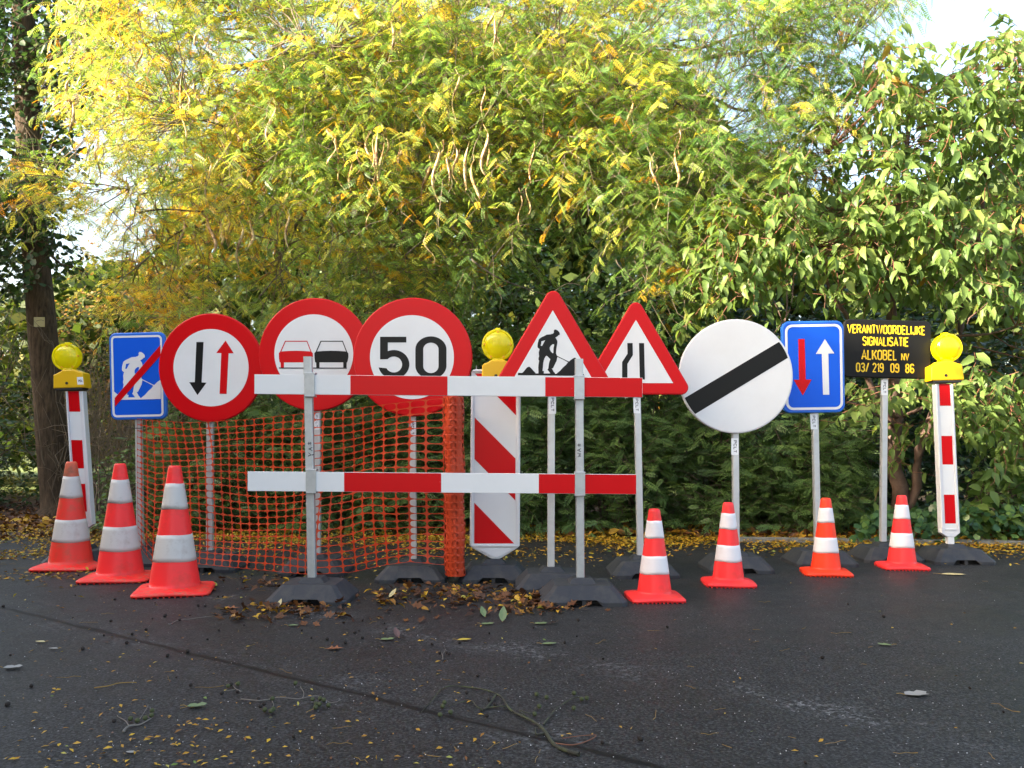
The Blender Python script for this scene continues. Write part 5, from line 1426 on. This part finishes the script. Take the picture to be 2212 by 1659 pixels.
# ------------------------------------------------------------------ ivy at the right
n = 2300
P = region([(1880, 1075), (2400, 1050), (2400, 1172), (1830, 1166)], n, 7.1, 8.4, (), 1, .4, 5, 3); P[:, 2] = np.abs(P[:, 2]) * .7 + .01
V_, F_, T_ = spread(T_round(.5), P, rand_dir(n, -.1), rand_dir(n, .8, (0, -.8, 0)), RNG.uniform(.035, .075, n), RNG.random(n))
V_[:, 2] = np.maximum(V_[:, 2], .005)
iv = np_obj('ivy', V_, F_, M_ivy, None, T_); tag(iv, 'green ivy creeping over the ground behind the right marker post', 'ground cover', kind='stuff')

# ------------------------------------------------------------------ fallen leaves
Vs, Fs, Ts = [], [], []; off = 0
def add_leaves(P, tpl, S, tint, tilt=.35, lift=.0):
    global off
    n = len(P); A = nrm(np.stack([RNG.normal(size=n), RNG.normal(size=n), RNG.normal(size=n) * tilt * .5], -1)); Nn = nrm(np.stack([RNG.normal(size=n) * tilt, RNG.normal(size=n) * tilt, np.ones(n)], -1))
    V_, F_, T_ = spread(tpl, P, A, Nn, S, tint)
    if F_.shape[1] == 4: F_ = np.concatenate([F_[:, [0, 1, 2]], F_[:, [0, 2, 3]]])
    k = len(tpl[0]); zmin = V_[:, 2].reshape(n, k).min(1); up = np.maximum(0, .004 + P[:, 2] * 0 - zmin)
    V_[:, 2] += np.repeat(up, k)
    Vs.append(V_); Fs.append(F_ + off); Ts.append(T_); off += len(V_)
def gxy(px, py, z=0.0):
    d = F * H / (py - HY); return np.stack([(px - CX) * d / F, d, np.full(len(px), z)], -1)
SM = T_rhomb(.22, .10); MD = T_leaf(.28, .12, .15); OAK = (np.array([(0, 0, 0), (.2, .12, .03), (.3, .36, .08), (.42, .14, .03), (.6, .38, .1), (.68, .12, .04), (1, 0, .08), (.7, -.14, .02), (.58, -.4, .06), (.42, -.15, .03), (.28, -.34, .10), (.18, -.1, .02)], float), None)
OAK = (OAK[0], np.array([(0, 1, 11), (1, 10, 11), (1, 9, 10), (1, 3, 9), (1, 2, 3), (3, 5, 9), (3, 4, 5), (5, 7, 9), (7, 8, 9), (5, 6, 7)]))
# strip against the shrubs, on soil and spilling over the asphalt
n = 32000
X_ = RNG.uniform(-6.5, 6.2, n); e_ = 7.62 - .125 * np.clip(X_, -8, 8)
Y_ = e_ + RNG.normal(size=n) * .36 - .05
lft = X_ < RNG.uniform(-.5, 1.5, n); Y_ = np.where(lft & (RNG.random(n) < .55), e_ - np.abs(RNG.normal(size=n)) * .75, Y_)
P = np.stack([X_, Y_, RNG.uniform(0, .03, n)], -1)
kp = noise3(P, 3.2, 4) + .9 > RNG.uniform(0, 1.3, n); P = P[kp]; n = len(P)
add_leaves(P, SM, RNG.uniform(.022, .048, n), np.clip(RNG.normal(.62, .17, n), 0, 1), .5)
# behind the edge: brown mat
n = 3800; X_ = RNG.uniform(-7.5, 6.2, n); P = np.stack([X_, 7.75 - .12 * X_ + np.abs(RNG.normal(size=n)) * .6, RNG.uniform(0, .04, n)], -1)
add_leaves(P, MD, RNG.uniform(.05, .11, n), np.clip(RNG.normal(.3, .2, n), 0, 1), .6)
n = 1900; px_ = RNG.uniform(-200, 260, n); py_ = RNG.uniform(1085, 1165, n); P = gxy(px_, py_)
add_leaves(P, MD, RNG.uniform(.03, .08, n), np.clip(RNG.normal(.12, .14, n), 0, 1), .5)
# patches on the asphalt around the feet on the left
n = 2600; px_ = np.concatenate([RNG.normal(60, 90, n // 2), RNG.uniform(0, 1250, n - n // 2)]); py_ = 1180 + np.abs(RNG.normal(size=n)) * 42
P = gxy(px_, py_); kp = noise3(P, 4, 7) > RNG.uniform(-.6, .8, n); P = P[kp]; n = len(P)
add_leaves(P, SM, RNG.uniform(.018, .042, n), np.clip(RNG.normal(.58, .17, n), 0, 1), .35)
# thin scatter over the whole yard, thicker to the left
n = 1100; px_ = np.where(RNG.random(n) < .62, RNG.uniform(-50, 1100, n), RNG.uniform(-50, 2250, n)); py_ = RNG.uniform(1250, 1680, n) ** 1.0
kp = RNG.random(n) < .75 * np.where(px_ > 1300, .28, .75) * np.where(py_ > 1560, 1, .75); P = gxy(px_[kp], py_[kp]); n = len(P)
add_leaves(P, SM, RNG.uniform(.007, .024, n), np.clip(RNG.normal(.50, .22, n), 0, 1), .3)
n = 80; P = gxy(RNG.normal(330, 150, n), 1659 - np.abs(RNG.normal(size=n)) * 60)
add_leaves(P, SM, RNG.uniform(.014, .028, n), np.clip(RNG.normal(.62, .12, n), 0, 1), .3)
# drifts of larger brown leaves in front of the feet
for cx_, cy_, sx_, sy_, n in ((1165, 1306, 42, 12, 190), (1060, 1290, 60, 12, 120), (900, 1287, 75, 12, 90), (640, 1318, 55, 9, 90), (830, 1300, 60, 14, 50), (520, 1330, 40, 8, 30), (1110, 1322, 70, 7, 30), (560, 1262, 60, 12, 50), (1000, 1275, 60, 6, 40), (700, 1345, 120, 12, 16)):
    P = gxy(RNG.normal(cx_, sx_, n), np.maximum(RNG.normal(cy_, sy_, n), 1225)); P[:, 2] = RNG.uniform(0, .016, n) * (n > 60)
    k = n // 2
    add_leaves(P[:k], OAK, RNG.uniform(.035, .08, k), np.clip(RNG.normal(.14, .12, k), 0, 1), .45)
    add_leaves(P[k:], MD, RNG.uniform(.02, .055, n - k), np.clip(RNG.normal(.30, .30, n - k), 0, 1), .5)
fl = np_obj('fallen_leaves', np.concatenate(Vs), np.concatenate(Fs), M_litter, None, np.concatenate(Ts)); tag(fl, 'fallen yellow and brown leaves along the shrubs and scattered over the asphalt', 'leaf litter', kind='stuff')
# leaf stalks and straws
n = 250; px_ = np.concatenate([RNG.uniform(0, 1250, 190), RNG.uniform(0, 2212, n - 190)]); py_ = np.concatenate([RNG.normal(1215, 30, 190), RNG.uniform(1230, 1659, n - 190)]); py_ = np.maximum(py_, 1172)
P = gxy(px_, py_); an = RNG.uniform(0, 6.28, n); L_ = RNG.uniform(.02, .10, n)[:, None]
P = P
E = P + np.stack([np.cos(an), np.sin(an), np.zeros(n)], -1) * L_
P[:, 2] = .004; E[:, 2] = RNG.uniform(.003, .012, n)
M_straw = principled('dry leaf stalk', (0.26, 0.16, 0.035), .7, vary=(3, (0.20, 0.10, 0.03), .8))
st = twigs_mesh('leaf_stalks', P, E, .0011, .0007, M_straw, None, seg=4); tag(st, 'thin dry leaf stalks strewn over the asphalt', 'leaf litter', kind='stuff')
# little dark fruit cones strewn about
ic = bmesh.new(); bmesh.ops.create_icosphere(ic, subdivisions=1, radius=1); iv_ = np.array([v.co[:] for v in ic.verts]); if_ = np.array([[v.index for v in f.verts] for f in ic.faces]); ic.free()
n = 84; px_ = np.concatenate([RNG.uniform(0, 1250, 64), RNG.uniform(0, 2212, n - 64)]); py_ = np.concatenate([RNG.uniform(1240, 1420, 64), RNG.uniform(1300, 1659, n - 64)])
P = gxy(px_, py_, .007); V_, F_, T_ = spread((iv_ * np.array([1.25, 1, 1]), if_), P, rand_dir(n), rand_dir(n), RNG.uniform(.004, .009, n), np.zeros(n))
M_cone2 = principled('dark alder cone', (0.018, 0.012, 0.009), .9)
M_cone3 = principled('green alder cone', (0.05, 0.06, 0.018), .8, bump=(500, .8, .003))
co = np_obj('fallen_cones', V_, F_, M_cone2, None, T_); tag(co, 'tiny dark tree cones strewn over the asphalt', 'tree cones', kind='stuff')
# pale grit
n = 260; P = gxy(RNG.uniform(0, 2212, n), RNG.uniform(1240, 1659, n), .002); V_, F_, T_ = spread((iv_, if_), P, rand_dir(n), rand_dir(n), RNG.uniform(.0008, .002, n), np.zeros(n))
gr = np_obj('pale_grit', V_, F_, principled('pale grit', (0.5, 0.5, 0.5), .8), None, T_); tag(gr, 'pale grit grains lying on the asphalt', 'grit', kind='stuff')

# ------------------------------------------------------------------ single leaves and broken branches worth telling apart
def zg(x0, x, y): return ((x0 + x * .6172) / 1.8517, (2300 + y * .6172) / 1.8517)
def one_leaf(name, label, px, py, L, rot, mat, shape='leaf', curl=.1, lift=.0, cat='leaf'):
    g0_ = ground(px, py); b = Buf()
    if shape == 'oak': o_ = [(x, y) for x, y, z in OAK[0]]
    elif shape == 'torn': o_ = [(0, 0), (.1, .22), (.35, .30), (.5, .22), (.7, .34), (1, .12), (.86, -.05), (.9, -.25), (.6, -.2), (.45, -.34), (.2, -.2)]
    else: o_ = [(0, 0), (.14, .16), (.38, .27), (.65, .22), (.88, .09), (1, 0), (.88, -.09), (.65, -.22), (.38, -.27), (.14, -.16)]
    k = len(o_); c_, s_ = math.cos(rot), math.sin(rot)
    def hgt(x, y): return curl * (abs(y) * 1.2 + (x - .4) ** 2 * .8) + lift * x
    P = []
    mid = [(x, 0) for x in (.25, .5, .75)]
    for x, y in o_ + mid:
        X, Y = (x - .5) * L, y * L
        P.append((g0_.x + X * c_ - Y * s_, g0_.y + X * s_ + Y * c_, .004 + hgt(x, y) * L))
    cen = k + 1
    b.add(P, [(i, (i + 1) % k, cen) for i in range(k)])
    o = b.build(name, mat, normals=False); tag(o, label, cat)
    m_ = o.modifiers.new('thickness', 'SOLIDIFY'); m_.thickness = .0008
    sb = Buf(); a = Vector(P[0]); e = a + Vector((-c_ * L * .35, -s_ * L * .35, .004))
    sb.tube([a, a.lerp(e, .5) + Vector((0, .003, .002)), e], .0012, 5); sb.build('stalk', M_straw, o)
    return o
M_lg = principled('dull green leaf', (0.12, 0.17, 0.07), .55, vary=(60, (0.10, 0.14, 0.05), .6)); M_lgy = principled('silvery leaf underside', (0.24, 0.235, 0.22), .6, vary=(60, (0.25, 0.23, 0.2), .6))
M_ly = principled('yellow leaf', (0.50, 0.36, 0.04), .5, vary=(50, (0.3, 0.16, 0.03), .6)); M_lb = principled('rust brown leaf', (0.26, 0.09, 0.03), .6, vary=(60, (0.12, 0.04, 0.02), .7)); M_lc = principled('cream leaf', (0.50, 0.42, 0.20), .6, vary=(50, (0.3, 0.2, .1), .5))
M_lp = principled('purple brown leaf', (0.10, 0.05, 0.045), .6)
one_leaf('fallen_leaf', 'grey torn leaf lying alone on the right side of the asphalt', *zg(2731, 1515, 782), .085, .1, M_lgy, 'torn', .16)
one_leaf('fallen_leaf', 'single dull green leaf on the asphalt below the small right cones', *zg(2731, 1305, 458), .058, 2.9, M_lg, 'torn', .15)
one_leaf('fallen_leaf', 'yellow leaf on the asphalt just below the pale green torn leaves', *zg(1000, 1390, 427), .062, .15, M_ly, 'leaf', .22)
one_leaf('fallen_leaf', 'narrow green leaf lying alone, halfway between the right barrier foot and the mossy branch', *zg(1000, 1940, 453), .065, .1, M_lg, 'leaf', .2)
one_leaf('fallen_leaf', 'wedge shaped green leaf below the foot of the right barrier post', *zg(1000, 1885, 320), .062, .05, M_lg, 'torn', .12)
one_leaf('fallen_leaf', 'pale green leaf standing up at the lower edge of the brown leaf drift', *zg(1000, 1510, 272), .06, 1.9, M_lg, 'leaf', .25, .7)
one_leaf('fallen_leaf', 'upright green leaf right of another one under the leaf drift', *zg(1000, 1640, 300), .075, 1.5, M_lg, 'leaf', .2, .8)
one_leaf('fallen_leaf', 'flat green leaf just left of the upright one under the leaf drift', *zg(1000, 1540, 322), .06, .1, M_lg, 'torn', .12)
one_leaf('fallen_leaf', 'purple brown curled leaf on a green one in the middle of the asphalt', *zg(1000, 950, 405), .055, 2.0, M_lp, 'leaf', .3, .6)
one_leaf('fallen_leaf', 'green leaf under the purple brown curled leaf', *zg(1000, 890, 425), .06, .1, M_lg, 'torn', .2)
one_leaf('fallen_leaf', 'rust brown lobed leaf with dark twigs, left of the middle', *zg(1000, 550, 485), .075, .1, M_lb, 'oak', .25)
one_leaf('fallen_leaf', 'rust brown lobed leaf just right of the tall front cone', *zg(0, 1500, 225), .09, .2, M_lb, 'oak', .3)
one_leaf('fallen_leaf', 'brown lobed leaf under the notch of the left barrier foot', *zg(1000, 470, 215), .085, .05, M_lb, 'oak', .2)
one_leaf('fallen_leaf', 'yellow leaf under the left barrier foot', *zg(1000, 320, 216), .055, .1, M_ly, 'leaf', .3)
one_leaf('fallen_leaf', 'cream leaf leaning on the front of the left barrier foot', *zg(1000, 192, 210), .045, 1.4, M_lc, 'leaf', .2, .8)
one_leaf('fallen_leaf', 'large cream leaf at the left end of the brown leaf drift', *zg(1000, 925, 150), .06, 1.0, M_lc, 'leaf', .3, .7)
one_leaf('fallen_leaf', 'grey green triangular leaf at the lower left, above the leafy twig', *zg(0, 1275, 862), .062, .1, M_lg, 'torn', .3)
one_leaf('fallen_leaf', 'silvery leaf at the left edge of the asphalt', *zg(0, 80, 610), .07, .05, M_lgy, 'torn', .25)
one_leaf('fallen_leaf', 'white backed leaf with a stalk on the left asphalt', *zg(0, 345, 485), .040, 3.1, M_lgy, 'leaf', .3)
one_leaf('fallen_leaf', 'tan leaf with a long stalk on the left asphalt', *zg(0, 260, 440), .045, 3.0, M_lc, 'leaf', .25)
one_leaf('fallen_leaf', 'silver leaf among small yellow ones at the bottom left', *zg(0, 848, 1157), .030, 3.0, M_lgy, 'leaf', .12)
one_leaf('fallen_leaf', 'slim green curved leaf below the left barrier foot', *zg(1000, 280, 336), .05, .0, M_lg, 'leaf', .35)
one_leaf('fallen_leaf', 'long tan leaf lying by the foot of the right marker post', *z7([(0, 0)])[0][0:0] or 2083, 1243, .19, -.12, M_lc, 'leaf', .08) if False else one_leaf('fallen_leaf', 'long tan leaf lying right of the rightmost cone', 2060, 1242, .15, -.12, M_lc, 'leaf', .06)

def branch(name, label, paths, cones, matb, x0, cat='branch', z=.006):
    """paths: [(points, r0, r1)] in tracing px; cones: [(x, y, green)]"""
    def at(x, y, zz=None):
        p = zg(x0, x, y); return ground(p[0], p[1], z if zz is None else zz)
    P0 = at(*paths[0][0][0]); o = thing(name, label, cat, (P0.x, P0.y, 0))
    for i, (pts, r0, r1) in enumerate(paths):
        b = Buf(); Q = [at(x, y, max(r0, z) + .003 * math.sin(k * 2.1 + i)) for k, (x, y) in enumerate(pts)]
        b2 = Buf(); limb(b2, Q, r0, r1, 7, .009, 6); b2.build('stem' if i == 0 else 'side_twig', matb, o, smooth=True)
    for x, y, gnn in cones:
        p = at(x, y, .012); b = Buf(); r = .0078 if gnn else .0068
        b.lathe([(0, -r * 1.25), (r * .6, -r), (r * .95, -r * .4), (r, 0), (r * .9, r * .5), (r * .55, r), (0, r * 1.2)], 10, p, 'Y')
        b.build('small_cone', M_cone3 if gnn else M_cone2, o, smooth=True)
    return o
M_moss = principled('mossy bark', (0.035, 0.032, 0.022), .85, bump=(200, .8, .003), vary=(22, (0.075, 0.095, 0.03), .9))
M_palebark = principled('pale twig bark', (0.17, 0.15, 0.13), .8, vary=(60, (0.12, 0.10, 0.08), .8))
M_rust = principled('rust coloured twig', (0.16, 0.06, 0.03), .7)
branch('fallen_branch', 'mossy broken branch with side twigs and small green cones at the bottom centre',
       [([(2130, 1160), (2050, 1140), (1960, 1095), (1900, 1000), (1830, 945), (1700, 880), (1640, 800), (1560, 758), (1450, 735), (1310, 722), (1235, 743)], .0068, .002),
        ([(1235, 743), (1190, 800), (1140, 850), (1100, 890)], .002, .001), ([(1600, 780), (1560, 840), (1520, 872), (1470, 850), (1450, 825), (1400, 820), (1290, 850)], .004, .0012), ([(1500, 875), (1560, 862), (1660, 855)], .003, .002),
        ([(1905, 970), (1950, 920), (2010, 860), (2110, 800), (2160, 800)], .0028, .0014), ([(1790, 915), (1750, 880), (1830, 900), (1870, 855)], .002, .001), ([(1905, 1025), (1850, 1030), (1855, 990)], .004, .002)],
       [(1260, 825, 1), (1248, 850, 1), (1232, 905, 1), (1300, 888, 1), (1405, 760, 0), (1550, 808, 0), (1590, 838, 0), (1535, 910, 0), (1857, 772, 1), (1922, 792, 1), (1875, 850, 1), (1845, 900, 1), (2100, 765, 1), (2150, 803, 1), (2182, 797, 1), (2098, 862, 1)], M_moss, 1000)
branch('fallen_twig', 'pale twig with green cones lying on the crack, left of the mossy branch',
       [([(-60, 805), (40, 815), (110, 808), (180, 793), (260, 800), (330, 800), (350, 760), (330, 720)], .0022, .001), ([(330, 800), (440, 782), (520, 830), (590, 805)], .0014, .0008), ([(130, 800), (150, 850)], .0012, .001)],
       [(55, 802, 0), (92, 835, 0), (68, 850, 0), (146, 800, 1), (96, 872, 1), (136, 880, 1), (150, 868, 1), (405, 805, 1), (428, 835, 1), (450, 838, 1), (425, 857, 1), (455, 800, 1), (478, 808, 1), (508, 843, 1), (295, 700, 1)], M_palebark, 1000)
branch('fallen_twig', 'short forked pale twig with green cones at the lower left',
       [([(810, 1014), (850, 975), (920, 965), (980, 930)], .0035, .0015), ([(850, 975), (820, 940), (760, 910)], .002, .001), ([(850, 975), (900, 950), (940, 880), (960, 840)], .0012, .0008)],
       [(985, 878, 1), (982, 908, 1), (942, 926, 1), (890, 942, 1), (846, 930, 1), (740, 945, 0)], M_palebark, 0)
branch('fallen_twig', 'tiny twig with cones between the two larger twigs on the left', [([(1560, 757), (1520, 735), (1500, 705)], .0018, .001), ([(1520, 740), (1450, 750)], .001, .0008)], [(1478, 718, 1), (1497, 708, 0), (1542, 703, 1), (1438, 765, 0), (1236, 712, 0)], M_palebark, 0)
branch('fallen_twig', 'rust coloured looped twig beside the broken end of the mossy branch', [([(1970, 1090), (2080, 1100), (2180, 1075), (2240, 1038), (2140, 1042), (2020, 1058)], .0022, .001)], [], M_rust, 1000)
branch('fallen_twig', 'thin pale straw right of the tall front cone', [([(1095, 320), (1150, 290), (1250, 278), (1390, 260)], .002, .001)], [(1165, 290, 0)], M_palebark, 0)
branch('leaf_stalk', 'yellow hook shaped leaf stalk at the bottom, left of the mossy branch', [([(1130, 1153), (1200, 1165), (1280, 1165), (1330, 1135), (1325, 1110), (1300, 1098)], .0012, .0008)], [], M_straw, 1000, 'leaf stalk', .003)
branch('leaf_stalk', 'long yellow leaf stalk lying flat at the lower left', [([(612, 732), (690, 722), (770, 704), (885, 698)], .0022, .0014)], [], M_straw, 0, 'leaf stalk', .003)
branch('fallen_twig', 'tiny forked twig with two dark cones in the middle of the asphalt', [([(1243, 545), (1240, 515), (1225, 495)], .0016, .001), ([(1240, 515), (1265, 480)], .001, .0008)], [(1230, 505, 0), (1275, 503, 0), (1290, 510, 0)], M_palebark, 1000)
